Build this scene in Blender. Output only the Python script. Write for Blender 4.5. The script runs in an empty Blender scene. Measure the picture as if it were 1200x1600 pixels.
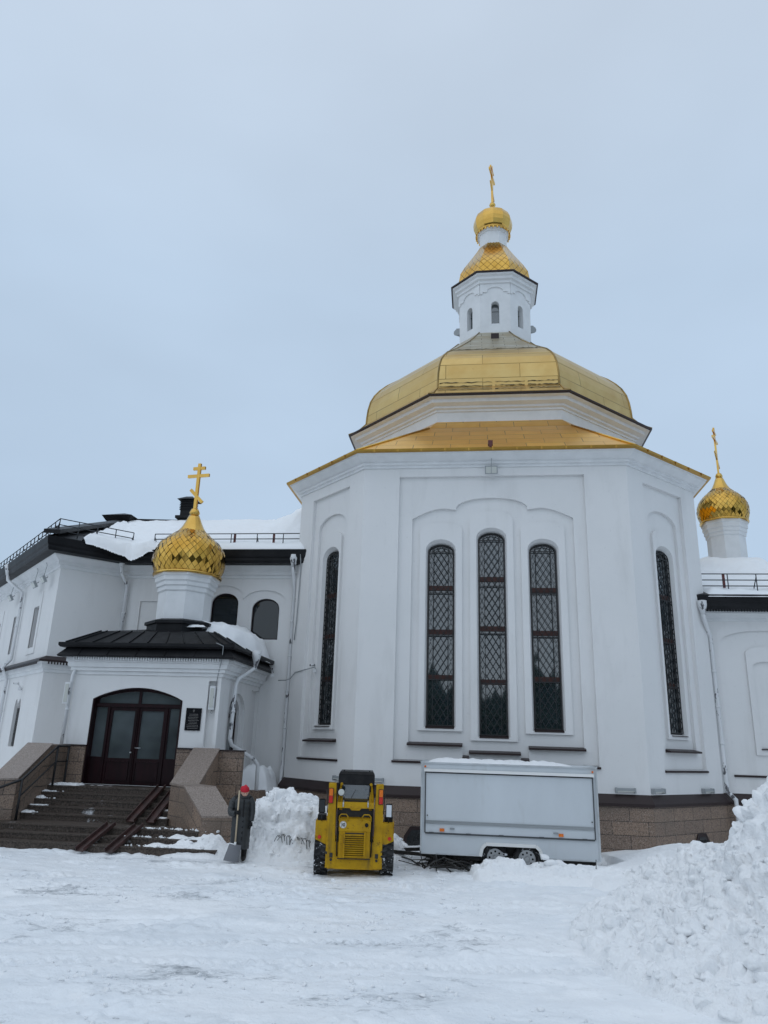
import bpy, bmesh, math, random
import numpy as np
from math import sin, cos, pi, radians, sqrt
from mathutils import Vector, Matrix
from mathutils.geometry import tessellate_polygon

random.seed(7)
SC = bpy.context.scene
COL = SC.collection

# ------------------------------------------------------------------ camera
cam_d = bpy.data.cameras.new("camera")
cam_d.sensor_fit = 'VERTICAL'
cam_d.sensor_height = 36.0
cam_d.sensor_width = 27.0
cam_d.lens = 1155.0 / 1600.0 * 36.0
cam_d.clip_start = 0.1
cam_d.clip_end = 3000
cam = bpy.data.objects.new("camera", cam_d)
COL.objects.link(cam)
_z = Vector((115, 3660, 1155)).normalized()          # world up seen by the camera (right, up, forward)
_sp = _z.z; _cp = sqrt(1 - _sp * _sp)
_Y = (Vector((0, 0, 1)) - _sp * _z) / _cp
_X = _Y.cross(_z)
if _X.x < 0: _X = -_X
right = Vector((_X.x, _Y.x, _z.x)); up = Vector((_X.y, _Y.y, _z.y)); fwd = Vector((_X.z, _Y.z, _z.z))
cam.matrix_world = Matrix(((right.x, up.x, -fwd.x, 0), (right.y, up.y, -fwd.y, 0), (right.z, up.z, -fwd.z, 2.7), (0, 0, 0, 1)))
SC.camera = cam

# ------------------------------------------------------------------ world, sun, exposure
SUN_EL, SUN_AZ = radians(42), radians(222)           # azimuth from +Y clockwise: behind the camera, to the left
w = bpy.data.worlds.new("World"); SC.world = w; w.use_nodes = True
nt = w.node_tree; N = nt.nodes; L = nt.links
N.clear()
out = N.new('ShaderNodeOutputWorld'); bg = N.new('ShaderNodeBackground')
sky = N.new('ShaderNodeTexSky'); sky.sky_type = 'NISHITA'; sky.sun_disc = False
sky.sun_elevation = SUN_EL; sky.sun_rotation = SUN_AZ
skm = N.new('ShaderNodeVectorMath'); skm.operation = 'SCALE'; skm.inputs['Scale'].default_value = 0.07
L.new(sky.outputs[0], skm.inputs[0])
tc = N.new('ShaderNodeTexCoord'); sep = N.new('ShaderNodeSeparateXYZ')
L.new(tc.outputs['Generated'], sep.inputs[0])
ramp = N.new('ShaderNodeValToRGB')
cr = ramp.color_ramp
cr.elements[0].position = 0.0; cr.elements[0].color = (0.44, 0.575, 0.72, 1)
cr.elements[1].position = 1.0; cr.elements[1].color = (0.62, 0.71, 0.82, 1)
e = cr.elements.new(0.28); e.color = (0.475, 0.605, 0.765, 1)
e = cr.elements.new(0.55); e.color = (0.515, 0.645, 0.805, 1)
e = cr.elements.new(0.78); e.color = (0.60, 0.705, 0.84, 1)
L.new(sep.outputs['Z'], ramp.inputs[0])
nz = N.new('ShaderNodeTexNoise'); nz.inputs['Scale'].default_value = 1.6; nz.inputs['Detail'].default_value = 4
mp = N.new('ShaderNodeMapping'); mp.inputs['Scale'].default_value = (1, 1, 2.2)
L.new(tc.outputs['Generated'], mp.inputs[0]); L.new(mp.outputs[0], nz.inputs['Vector'])
mr = N.new('ShaderNodeMapRange'); mr.inputs['From Min'].default_value = 0.3; mr.inputs['From Max'].default_value = 0.7
mr.inputs['To Min'].default_value = 0.90; mr.inputs['To Max'].default_value = 1.035
L.new(nz.outputs[0], mr.inputs[0])
cm = N.new('ShaderNodeVectorMath'); cm.operation = 'SCALE'
L.new(ramp.outputs[0], cm.inputs[0]); L.new(mr.outputs[0], cm.inputs['Scale'])
mix = N.new('ShaderNodeMixRGB'); mix.inputs[0].default_value = 0.9
L.new(skm.outputs[0], mix.inputs[1]); L.new(cm.outputs[0], mix.inputs[2])
L.new(mix.outputs[0], bg.inputs[0]); bg.inputs[1].default_value = 1.0
L.new(bg.outputs[0], out.inputs[0])

sl = bpy.data.lights.new("sun", 'SUN'); sl.energy = 0.5; sl.angle = radians(110); sl.color = (1, 0.97, 0.92)
so = bpy.data.objects.new("sun", sl); COL.objects.link(so)
sd = Vector((sin(SUN_AZ) * cos(SUN_EL), cos(SUN_AZ) * cos(SUN_EL), sin(SUN_EL)))
so.rotation_euler = sd.to_track_quat('Z', 'Y').to_euler(); so.location = (0, 0, 60)
SC.view_settings.view_transform = 'Standard'
SC.view_settings.look = 'None'
SC.view_settings.exposure = 0.1
SC.view_settings.gamma = 1.0
SC.cycles.max_bounces = 6

# ------------------------------------------------------------------ materials
def principled(name, col, rough=0.6, metal=0.0, spec=0.5):
    m = bpy.data.materials.new(name); m.use_nodes = True
    b = m.node_tree.nodes['Principled BSDF']
    b.inputs['Base Color'].default_value = (*col, 1); b.inputs['Roughness'].default_value = rough
    b.inputs['Metallic'].default_value = metal; b.inputs['Specular IOR Level'].default_value = spec
    return m

def nn(m, t, **kw):
    n = m.node_tree.nodes.new(t)
    for k, v in kw.items(): n.inputs[k].default_value = v
    return n

def lk(m, a, b): m.node_tree.links.new(a, b)

def coords(m, kind='Object', scale=(1, 1, 1)):
    t = nn(m, 'ShaderNodeTexCoord'); p = nn(m, 'ShaderNodeMapping'); p.inputs['Scale'].default_value = scale
    lk(m, t.outputs[kind], p.inputs[0]); return p.outputs[0]

def noise_mix(m, c1, c2, scale=3.0, lo=0.35, hi=0.65, detail=6, vec=None, kind='Object', stretch=(1, 1, 1), base=None, rough=0.6):
    """base colour = c1..c2 by noise; returns the colour socket"""
    v = vec or coords(m, kind, stretch)
    n = nn(m, 'ShaderNodeTexNoise'); n.inputs['Scale'].default_value = scale; n.inputs['Detail'].default_value = detail
    n.inputs['Roughness'].default_value = rough
    lk(m, v, n.inputs['Vector'])
    r = nn(m, 'ShaderNodeMapRange'); r.inputs['From Min'].default_value = lo; r.inputs['From Max'].default_value = hi
    lk(m, n.outputs[0], r.inputs[0])
    x = nn(m, 'ShaderNodeMixRGB'); lk(m, r.outputs[0], x.inputs[0])
    if base is None: x.inputs[1].default_value = (*c1, 1)
    else: lk(m, base, x.inputs[1])
    x.inputs[2].default_value = (*c2, 1)
    return x.outputs[0]

def setcol(m, sock): lk(m, sock, m.node_tree.nodes['Principled BSDF'].inputs['Base Color'])

def bump(m, height, strength=0.3, dist=0.01):
    b = nn(m, 'ShaderNodeBump'); b.inputs['Strength'].default_value = strength; b.inputs['Distance'].default_value = dist
    P = m.node_tree.nodes['Principled BSDF']
    if P.inputs['Normal'].links: lk(m, P.inputs['Normal'].links[0].from_socket, b.inputs['Normal'])
    lk(m, height, b.inputs['Height'])
    lk(m, b.outputs[0], P.inputs['Normal'])

def nbump(m, scale, strength, dist, kind='Object', detail=5, stretch=(1, 1, 1)):
    n = nn(m, 'ShaderNodeTexNoise'); n.inputs['Scale'].default_value = scale; n.inputs['Detail'].default_value = detail
    lk(m, coords(m, kind, stretch), n.inputs['Vector']); bump(m, n.outputs[0], strength, dist)

M = {}
m = M['stucco'] = principled('white_stucco', (0.74, 0.75, 0.76), 0.85, spec=0.2)
c = noise_mix(m, (0.76, 0.755, 0.75), (0.72, 0.72, 0.715), 0.5, 0.3, 0.7, 5)
c = noise_mix(m, None, (0.60, 0.595, 0.585), 1.6, 0.54, 0.95, 9, base=c, stretch=(1.0, 1.0, 0.22))
c = noise_mix(m, None, (0.60, 0.60, 0.60), 9, 0.62, 1.0, 4, base=c)
setcol(m, c); nbump(m, 60, 0.25, 0.004); nbump(m, 1.3, 0.35, 0.03)
m = M['trim'] = principled('trim_stucco', (0.75, 0.76, 0.77), 0.8, spec=0.2)
setcol(m, noise_mix(m, (0.76, 0.77, 0.775), (0.66, 0.67, 0.675), 2.2, 0.35, 0.8, 6)); nbump(m, 40, 0.2, 0.004)

m = M['snow'] = principled('packed_snow', (0.88, 0.90, 0.92), 0.6, spec=0.3)
c = noise_mix(m, (0.95, 0.955, 0.96), (0.89, 0.90, 0.91), 2.5, 0.3, 0.7, 6)
c = noise_mix(m, None, (0.60, 0.58, 0.54), 5, 0.64, 0.8, 8, base=c)
setcol(m, c); nbump(m, 18, 0.8, 0.04, detail=9); nbump(m, 90, 0.5, 0.01)
m.node_tree.nodes['Principled BSDF'].inputs['Subsurface Weight'].default_value = 0.0
m = M['roofsnow'] = principled('soft_snow', (0.90, 0.915, 0.93), 0.6, spec=0.25)
nbump(m, 5, 0.4, 0.05, detail=6); nbump(m, 60, 0.3, 0.006)

m = M['ground'] = principled('trampled_snow', (0.85, 0.87, 0.89), 0.5, spec=0.4)
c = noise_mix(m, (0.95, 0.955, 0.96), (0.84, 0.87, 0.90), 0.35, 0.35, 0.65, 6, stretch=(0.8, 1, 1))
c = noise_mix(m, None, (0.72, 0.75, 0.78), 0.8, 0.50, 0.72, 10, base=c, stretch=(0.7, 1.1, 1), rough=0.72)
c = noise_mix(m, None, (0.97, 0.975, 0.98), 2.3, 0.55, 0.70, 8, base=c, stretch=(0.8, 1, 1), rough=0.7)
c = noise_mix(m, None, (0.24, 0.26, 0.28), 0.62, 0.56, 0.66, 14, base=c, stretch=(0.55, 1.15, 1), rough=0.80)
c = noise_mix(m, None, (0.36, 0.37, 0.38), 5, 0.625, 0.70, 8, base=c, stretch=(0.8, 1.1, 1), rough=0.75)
setcol(m, c); nbump(m, 5, 0.45, 0.06, detail=10, stretch=(0.8, 1.1, 1)); nbump(m, 26, 0.6, 0.02, detail=7)

def brick_uv(m, sw, sh, mortar, c1, c2, cm_, speck=None, offset=0.5, bstr=0.5, kind='UV', mdist=0.004):
    v = coords(m, kind)
    b = nn(m, 'ShaderNodeTexBrick'); b.offset = offset
    b.inputs['Scale'].default_value = 1.0; b.inputs['Brick Width'].default_value = sw; b.inputs['Row Height'].default_value = sh
    b.inputs['Mortar Size'].default_value = mortar; b.inputs['Mortar Smooth'].default_value = 0.1
    b.inputs['Color1'].default_value = (*c1, 1); b.inputs['Color2'].default_value = (*c2, 1); b.inputs['Mortar'].default_value = (*cm_, 1)
    lk(m, v, b.inputs['Vector'])
    inv = nn(m, 'ShaderNodeMath'); inv.operation = 'SUBTRACT'; inv.inputs[0].default_value = 1.0; lk(m, b.outputs['Fac'], inv.inputs[1])
    bump(m, inv.outputs[0], bstr, mdist)
    return b

m = M['granite'] = principled('brown_granite', (0.2, 0.16, 0.13), 0.5, spec=0.4)
b = brick_uv(m, 0.92, 0.335, 0.009, (0.285, 0.20, 0.145), (0.215, 0.155, 0.118), (0.035, 0.028, 0.024))
c = noise_mix(m, None, (0.085, 0.062, 0.05), 34, 0.48, 0.66, 3, base=b.outputs['Color'])
c = noise_mix(m, None, (0.40, 0.33, 0.28), 46, 0.58, 0.70, 2, base=c)
c = noise_mix(m, None, (0.15, 0.12, 0.095), 0.9, 0.5, 0.85, 5, base=c)
setcol(m, c); nbump(m, 50, 0.25, 0.003)
m = M['coping'] = principled('polished_granite', (0.26, 0.22, 0.2), 0.38, spec=0.5)
c = noise_mix(m, (0.29, 0.235, 0.20), (0.17, 0.13, 0.105), 40, 0.4, 0.62, 3)
c = noise_mix(m, None, (0.42, 0.37, 0.34), 55, 0.58, 0.7, 2, base=c); setcol(m, c)
m = M['stair'] = principled('dark_granite_steps', (0.06, 0.05, 0.04), 0.55, spec=0.25)
c = noise_mix(m, (0.10, 0.078, 0.064), (0.036, 0.028, 0.023), 30, 0.4, 0.62, 3)
c = noise_mix(m, None, (0.16, 0.145, 0.13), 42, 0.60, 0.72, 2, base=c)
c = noise_mix(m, None, (0.75, 0.77, 0.79), 1.7, 0.62, 0.72, 8, base=c, rough=0.7); setcol(m, c)

m = M['flash'] = principled('brown_metal_flashing', (0.028, 0.017, 0.017), 0.4, 0.0, 0.3); nbump(m, 2, 0.3, 0.02)
m = M['roof'] = principled('dark_sheet_roof', (0.01, 0.01, 0.012), 0.45, 0.0, 0.15)
setcol(m, noise_mix(m, (0.010, 0.0105, 0.012), (0.022, 0.022, 0.024), 1.5, 0.4, 0.75, 5)); nbump(m, 1.6, 0.5, 0.04)
m = M['wood'] = principled('dark_red_wood', (0.02, 0.006, 0.007), 0.35, 0, 0.18)
setcol(m, noise_mix(m, (0.020, 0.0055, 0.0075), (0.009, 0.004, 0.005), 2, 0.3, 0.7, 5, stretch=(4, 4, .6)))
m = M['brownframe'] = principled('brown_window_frame', (0.06, 0.021, 0.016), 0.4, 0, 0.3)
m = M['iron'] = principled('black_iron', (0.012, 0.012, 0.013), 0.5, 0.0, 0.5)
m = M['rail'] = principled('painted_railing', (0.03, 0.034, 0.04), 0.5, 0.2, 0.5)
m = M['redbrown'] = principled('red_bracket', (0.10, 0.02, 0.018), 0.5)
def glass_mat(name, base, ior=2.2):
    m = principled(name, base, 0.03, 0, 0.5); B = m.node_tree.nodes['Principled BSDF']; B.inputs['IOR'].default_value = ior
    setcol(m, noise_mix(m, base, tuple(x * 0.45 for x in base), 0.5, 0.35, 0.65, 3))
    nbump(m, 0.9, 0.12, 0.05, detail=2); return m
M['glass'] = glass_mat('window_glass', (0.028, 0.046, 0.054), 2.3)
M['doorglass'] = glass_mat('door_glass', (0.095, 0.112, 0.12), 2.1)
M['wingglass'] = glass_mat('wing_window_glass', (0.012, 0.018, 0.022), 1.6)
M['darkglass'] = glass_mat('dark_glass', (0.010, 0.013, 0.015), 1.5)

def gold(name, col, rough, bw=None, bh=None, mort=0.008, metal=1.0, c2=None):
    m = principled(name, col, rough, metal)
    c2 = c2 or tuple(x * 0.86 for x in col)
    if bw:
        b = brick_uv(m, bw, bh, mort, col, c2, tuple(x * 0.25 for x in col), bstr=0.6, mdist=0.012)
        base = b.outputs['Color']
    else: base = None
    c = noise_mix(m, col, tuple(x * y for x, y in zip(col, (0.80, 0.72, 0.62))), 1.4, 0.35, 0.75, 7, base=base)
    c = noise_mix(m, None, (0.22, 0.13, 0.06), 2.6, 0.66, 0.95, 8, base=c)
    setcol(m, c); nbump(m, 1.2, 0.35, 0.04, detail=3); return m
M['gold_dome'] = gold('pale_gold_sheet', (0.64, 0.465, 0.19), 0.33, 2.7, 0.62, 0.012)
M['gold_skirt'] = gold('amber_gold_sheet', (1.0, 0.57, 0.075), 0.30, 1.15, 0.60, 0.014, c2=(0.74, 0.40, 0.06))
M['gold_grey'] = gold('grey_gold_sheet', (0.50, 0.45, 0.33), 0.42, 0.9, 0.33, 0.014, metal=0.85, c2=(0.58, 0.56, 0.48))  # greyer, rougher, less metallic gold sheet with paler alternate panels
M['gold'] = gold('polished_gold', (0.72, 0.46, 0.12), 0.2)
m = M['gold_tile'] = principled('gold_shingles', (0.93, 0.62, 0.20), 0.13, 1.0)
v = coords(m, 'UV'); sp_ = nn(m, 'ShaderNodeSeparateXYZ'); lk(m, v, sp_.inputs[0])
def edge_mask(m, s):
    a = nn(m, 'ShaderNodeMath'); a.operation = 'SUBTRACT'; a.inputs[1].default_value = 0.5; lk(m, s, a.inputs[0])
    b_ = nn(m, 'ShaderNodeMath'); b_.operation = 'ABSOLUTE'; lk(m, a.outputs[0], b_.inputs[0])
    g = nn(m, 'ShaderNodeMath'); g.operation = 'GREATER_THAN'; g.inputs[1].default_value = 0.462; lk(m, b_.outputs[0], g.inputs[0]); return g.outputs[0]
ma = nn(m, 'ShaderNodeMath'); ma.operation = 'MAXIMUM'; lk(m, edge_mask(m, sp_.outputs[0]), ma.inputs[0]); lk(m, edge_mask(m, sp_.outputs[1]), ma.inputs[1])
c = noise_mix(m, (0.70, 0.43, 0.10), (0.52, 0.29, 0.05), 1.7, 0.35, 0.7, 4)
x = nn(m, 'ShaderNodeMixRGB'); lk(m, ma.outputs[0], x.inputs[0]); lk(m, c, x.inputs[1]); x.inputs[2].default_value = (0.08, 0.05, 0.012, 1)
setcol(m, x.outputs[0])

m = M['pipe'] = principled('white_painted_pipe', (0.74, 0.75, 0.76), 0.5, 0, 0.4)
c = noise_mix(m, (0.74, 0.75, 0.76), (0.60, 0.61, 0.62), 2, 0.35, 0.8, 5, stretch=(1, 1, .3))
c = noise_mix(m, None, (0.10, 0.10, 0.11), 3.0, 0.60, 0.62, 7, base=c, stretch=(1.6, 1.6, .8)); setcol(m, c)
m = M['yellow'] = principled('worn_yellow_paint', (0.4, 0.24, 0.02), 0.5, 0, 0.15)
c = noise_mix(m, (0.54, 0.315, 0.010), (0.36, 0.20, 0.010), 3, 0.3, 0.7, 7)
c = noise_mix(m, None, (0.05, 0.035, 0.02), 4.5, 0.56, 0.74, 10, base=c, rough=0.75)
c = noise_mix(m, None, (0.16, 0.06, 0.02), 17, 0.62, 0.72, 6, base=c); c = noise_mix(m, None, (0.10, 0.075, 0.03), 2.2, 0.52, 0.85, 8, base=c, stretch=(2.5, 1, .5)); setcol(m, c); nbump(m, 8, 0.15, 0.01)
m = M['rubber'] = principled('tyre_rubber', (0.014, 0.014, 0.015), 0.75, 0, 0.3)
c = noise_mix(m, (0.013, 0.013, 0.014), (0.05, 0.05, 0.05), 6, 0.4, 0.7, 6)
c = noise_mix(m, None, (0.75, 0.77, 0.8), 11, 0.59, 0.66, 7, base=c); setcol(m, c)
M['black'] = principled('black_paint', (0.008, 0.008, 0.009), 0.5, 0, 0.2)
setcol(M['black'], noise_mix(M['black'], (0.006, 0.006, 0.007), (0.02, 0.019, 0.018), 7, 0.4, 0.8, 6))
M['grime'] = principled('dark_oily_metal', (0.02, 0.018, 0.016), 0.55)
M['orange'] = principled('orange_lens', (0.75, 0.17, 0.01), 0.2)
M['red'] = principled('red_lens', (0.55, 0.02, 0.01), 0.22)
M['chrome'] = principled('mirror_glass', (0.6, 0.62, 0.64), 0.05, 1.0)
M['whitepaint'] = principled('white_disc', (0.8, 0.8, 0.78), 0.5)
m = M['trailer'] = principled('trailer_panel', (0.63, 0.67, 0.70), 0.38, 0, 0.45)
c = noise_mix(m, (0.64, 0.68, 0.71), (0.55, 0.585, 0.61), 0.8, 0.3, 0.75, 5, stretch=(1, 1, .45))
c = noise_mix(m, None, (0.46, 0.47, 0.46), 2.0, 0.58, 0.95, 8, base=c, stretch=(1.4, 1, .35)); setcol(m, c); nbump(m, .8, .25, .03, detail=2)
m = M['alu'] = principled('aluminium_profile', (0.60, 0.63, 0.65), 0.35, 0.55); setcol(m, noise_mix(m, (0.62, 0.65, 0.67), (0.40, 0.41, 0.41), 2, 0.4, 0.8, 6))
M['grey'] = principled('grey_fitting', (0.30, 0.32, 0.33), 0.5)
M['seal'] = principled('dark_rubber_seal', (0.06, 0.065, 0.07), 0.6)
M['lampglass'] = principled('lamp_glass', (0.55, 0.56, 0.52), 0.2)
M['rim'] = principled('steel_rim', (0.50, 0.51, 0.52), 0.35, 0.7)
M['plaque'] = principled('black_stone_plaque', (0.008, 0.008, 0.011), 0.15)
M['letter'] = principled('engraved_letters', (0.22, 0.21, 0.20), 0.5)
M['timber'] = principled('pale_wood', (0.50, 0.40, 0.27), 0.6)
M['rust'] = principled('rusty_brown_channel', (0.06, 0.028, 0.024), 0.5)
setcol(M['rust'], noise_mix(M['rust'], (0.07, 0.03, 0.026), (0.03, 0.018, 0.016), 4, .3, .7, 6))
M['coat'] = principled('dark_puffer_coat', (0.030, 0.033, 0.035), 0.5); nbump(M['coat'], 30, 0.3, 0.01)
M['cloth'] = principled('black_trousers', (0.008, 0.008, 0.009), 0.8)
M['redwool'] = principled('red_wool', (0.50, 0.012, 0.03), 0.85); nbump(M['redwool'], 120, 0.5, 0.006)
M['skin'] = principled('skin', (0.62, 0.38, 0.29), 0.5)
M['plastic'] = principled('grey_plastic_blade', (0.16, 0.165, 0.18), 0.4)
M['needles'] = principled('dark_conifers', (0.035, 0.055, 0.03), 0.9)

# ------------------------------------------------------------------ mesh helpers
PSI = radians(-7.5)
ORG = Vector((4.5, 28.7, 0))
def W(u, v, z=0):                                     # church frame -> world
    return Vector((ORG.x + u * cos(PSI) - v * sin(PSI), ORG.y + u * sin(PSI) + v * cos(PSI), z))
GZ = 0.22                                             # ground level

class BM:
    def __init__(s): s.b = bmesh.new(); s.uv = s.b.loops.layers.uv.verify()
    def face(s, pts, uvs=None, smooth=False):
        vs = [s.b.verts.new(p) for p in pts]
        try: f = s.b.faces.new(vs)
        except ValueError: return None
        f.smooth = smooth
        if uvs:
            for l, q in zip(f.loops, uvs): l[s.uv].uv = q
        return f
    def box(s, x0, x1, y0, y1, z0, z1):
        c = [(x0, y0, z0), (x1, y0, z0), (x1, y1, z0), (x0, y1, z0), (x0, y0, z1), (x1, y0, z1), (x1, y1, z1), (x0, y1, z1)]
        s.hexa(c); return s
    def hexa(s, c):
        v = [s.b.verts.new(p) for p in c]
        for q in ((3, 2, 1, 0), (4, 5, 6, 7), (0, 1, 5, 4), (1, 2, 6, 5), (2, 3, 7, 6), (3, 0, 4, 7)):
            f = s.b.faces.new([v[i] for i in q])
            a, b_, d = Vector(c[q[0]]), Vector(c[q[1]]), Vector(c[q[3]])
            lu, lv = (b_ - a).length, (d - a).length
            for l, t in zip(f.loops, ((0, 0), (lu, 0), (lu, lv), (0, lv))): l[s.uv].uv = t
        return s
    def obox(s, c, ax, ay, az):                      # centre and three half-vectors
        c = Vector(c); ax = Vector(ax); ay = Vector(ay); az = Vector(az)
        s.hexa([tuple(c + i * ax + j * ay + k * az) for k in (-1, 1) for i, j in ((-1, -1), (1, -1), (1, 1), (-1, 1))]); return s
    def bar(s, a, b_, w_, h_, upv=(0, 0, 1)):
        a = Vector(a); b_ = Vector(b_); d = b_ - a; upv = Vector(upv)
        if d.length < 1e-6: return s
        sd_ = d.normalized().cross(upv)
        if sd_.length < 1e-4: sd_ = d.normalized().cross(Vector((1, 0, 0)))
        sd_.normalize(); u2 = sd_.cross(d.normalized())
        s.obox((a + b_) / 2, d / 2, sd_ * w_ / 2, u2 * h_ / 2); return s
    def tube(s, pts, r, n=8, caps=True, smooth=True):
        pts = [Vector(p) for p in pts]; rs = r if isinstance(r, (list, tuple)) else [r] * len(pts)
        rings = []; prev = None
        for i, p in enumerate(pts):
            if i == 0: d = pts[1] - p
            elif i == len(pts) - 1: d = p - pts[i - 1]
            else: d = (pts[i + 1] - p).normalized() + (p - pts[i - 1]).normalized()
            d.normalize()
            if prev is None: x_ = d.orthogonal().normalized()
            else:
                x_ = prev - d * prev.dot(d)
                x_.normalize()
            prev = x_; y_ = d.cross(x_)
            rings.append([s.b.verts.new(p + (x_ * cos(2 * pi * k / n) + y_ * sin(2 * pi * k / n)) * rs[i]) for k in range(n)])
        for a, b_ in zip(rings, rings[1:]):
            for k in range(n):
                f = s.b.faces.new((a[k], a[(k + 1) % n], b_[(k + 1) % n], b_[k])); f.smooth = smooth
        if caps:
            s.b.faces.new(rings[0][::-1]); s.b.faces.new(rings[-1])
        return s
    def lathe(s, prof, n=24, c=(0, 0), smooth=True, rot=0.0, caps=True):
        rings = []
        for r, z in prof:
            rings.append([s.b.verts.new((c[0] + r * cos(2 * pi * (k + .0) / n + rot), c[1] + r * sin(2 * pi * k / n + rot), z)) for k in range(n)])
        acc = 0
        for i, (a, b_) in enumerate(zip(rings, rings[1:])):
            d = sqrt((prof[i + 1][0] - prof[i][0]) ** 2 + (prof[i + 1][1] - prof[i][1]) ** 2)
            for k in range(n):
                f = s.b.faces.new((a[k], a[(k + 1) % n], b_[(k + 1) % n], b_[k])); f.smooth = smooth
                w0 = 2 * pi * max(prof[i][0], .01) / n; w1 = 2 * pi * max(prof[i + 1][0], .01) / n
                for l, t in zip(f.loops, ((-w0 / 2, acc), (w0 / 2, acc), (w1 / 2, acc + d), (-w1 / 2, acc + d))): l[s.uv].uv = (t[0] + k * 7.13, t[1])
            acc += d
        if caps:
            s.b.faces.new(rings[0][::-1]); s.b.faces.new(rings[-1])
        return s
    def octloft(s, prof, c=(0, 0)):                  # prof = (apothem, z): faces square to the front
        return s.lathe([(a / cos(pi / 8), z) for a, z in prof], 8, c, smooth=False, rot=pi / 8, caps=False)
    def sweep(s, prof, plan, closed=False, smooth=False):
        rows = [[(*p, z) for p in offset(plan, off, closed)] for off, z in prof]
        acc = 0
        for i in range(len(rows) - 1):
            a, b_ = rows[i], rows[i + 1]; n = len(plan)
            d = sqrt((prof[i + 1][0] - prof[i][0]) ** 2 + (prof[i + 1][1] - prof[i][1]) ** 2); run = 0
            for k in range(n if closed else n - 1):
                k2 = (k + 1) % n; ln = (Vector(a[k2]) - Vector(a[k])).length
                s.face((a[k], a[k2], b_[k2], b_[k]), ((run, acc), (run + ln, acc), (run + ln, acc + d), (run, acc + d)), smooth); run += ln
            acc += d
        return s
    def poly(s, outer, holes, fr, depth=0.0):
        """flat region outer minus holes in facet frame fr, at inward depth"""
        loops = [[Vector((p[0], p[1], 0)) for p in outer]] + [[Vector((p[0], p[1], 0)) for p in h] for h in holes]
        flat = [p for lp in loops for p in lp]
        vs = [s.b.verts.new(fr(p.x, p.y, depth)) for p in flat]
        for t in tessellate_polygon(loops):
            a, b_, c_ = (flat[i] for i in t)
            ar = (b_ - a).cross(c_ - a).z
            if abs(ar) < 1e-9: continue
            t = t if ar > 0 else (t[0], t[2], t[1])
            try: f = s.b.faces.new([vs[i] for i in t])
            except ValueError: continue
            for l, i in zip(f.loops, t): l[s.uv].uv = (flat[i].x, flat[i].y)
    def rim(s, ol, fr, d0, d1, closed=True):
        n = len(ol)
        for i in range(n if closed else n - 1):
            p, q = ol[i], ol[(i + 1) % n]
            ln = sqrt((p[0] - q[0]) ** 2 + (p[1] - q[1]) ** 2)
            s.face((fr(*p, d0), fr(*q, d0), fr(*q, d1), fr(*p, d1)), ((0, 0), (ln, 0), (ln, d1 - d0), (0, d1 - d0)))

def offset(plan, off, closed):
    n = len(plan); res = []
    for i in range(n):
        p = Vector(plan[i])
        a = Vector(plan[i - 1]) if (i > 0 or closed) else None
        b_ = Vector(plan[(i + 1) % n]) if (i < n - 1 or closed) else None
        def nrm(x, y): d = (y - x).normalized(); return Vector((d.y, -d.x))
        if a is None: q = p + nrm(p, b_) * off
        elif b_ is None: q = p + nrm(a, p) * off
        else:
            n1, n2 = nrm(a, p), nrm(p, b_); m_ = (n1 + n2).normalized(); q = p + m_ * (off / max(m_.dot(n1), 0.2))
        res.append((q.x, q.y))
    return res

def arch(cx, hw, z0, zs, top, n=12):
    """rectangle from z0 to zs with an arched top reaching 'top'; counter-clockwise"""
    r = top - zs
    pts = [(cx - hw, z0), (cx + hw, z0)]
    for i in range(n + 1):
        a = pi * i / n
        pts.append((cx + hw * cos(a), zs + r * sin(a)))
    return pts
def rect(a, b, c, d): return [(a, c), (b, c), (b, d), (a, d)]

class Thing:
    """an Empty at the thing's base; parts are given in build coordinates (church frame or world)"""
    def __init__(s, name, label, cat, base, frame='world', group=None, rz=0.0):
        s.base = Vector(base); s.e = bpy.data.objects.new(name, None); COL.objects.link(s.e); s.e.empty_display_size = 0.3
        if frame == 'church': s.e.location = W(*base); s.e.rotation_euler = (0, 0, PSI)
        else: s.e.location = base; s.e.rotation_euler = (0, 0, rz)
        s.local = (frame == 'local')
        if s.local: s.base = Vector((0, 0, 0))
        meta(s.e, label, cat, group)
    def part(s, name, bm, mat, parent=None, label=None, recalc=False, kind=None):
        o = mesh(name, bm, mat, s.base, recalc); o.parent = parent or s.e
        if label: o['label'] = label
        if kind: o['kind'] = kind
        return o

def meta(o, label=None, cat=None, group=None, kind=None):
    if label: o['label'] = label
    if cat: o['category'] = cat
    if group: o['group'] = group
    if kind: o['kind'] = kind

def mesh(name, bm, mat, base=Vector((0, 0, 0)), recalc=False):
    b = bm.b
    if recalc:
        bmesh.ops.remove_doubles(b, verts=b.verts, dist=1e-5); bmesh.ops.recalc_face_normals(b, faces=b.faces)
    me = bpy.data.meshes.new(name)
    if base.length: bmesh.ops.translate(b, verts=b.verts, vec=-base)
    b.to_mesh(me); b.free(); me.materials.append(mat)
    o = bpy.data.objects.new(name, me); COL.objects.link(o); return o

def single(name, bm, mat, label, cat, base, frame='world', group=None, recalc=False, kind=None):
    o = mesh(name, bm, mat, Vector(base), recalc)
    if frame == 'church': o.location = W(*base); o.rotation_euler = (0, 0, PSI)
    else: o.location = base
    meta(o, label, cat, group, kind); return o

# facet frames: t along the wall (seen from outside left to right), z up, d inward
def frame(p0, p1):
    p0 = Vector((*p0, 0)); d = Vector((p1[0] - p0.x, p1[1] - p0.y, 0)); ln = d.length; d.normalize(); inn = Vector((-d.y, d.x, 0))
    def fr(t, z, dep=0.0): return p0 + d * t + Vector((0, 0, z)) + inn * dep
    fr.len = ln; fr.d = d; fr.inn = inn
    return fr

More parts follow.
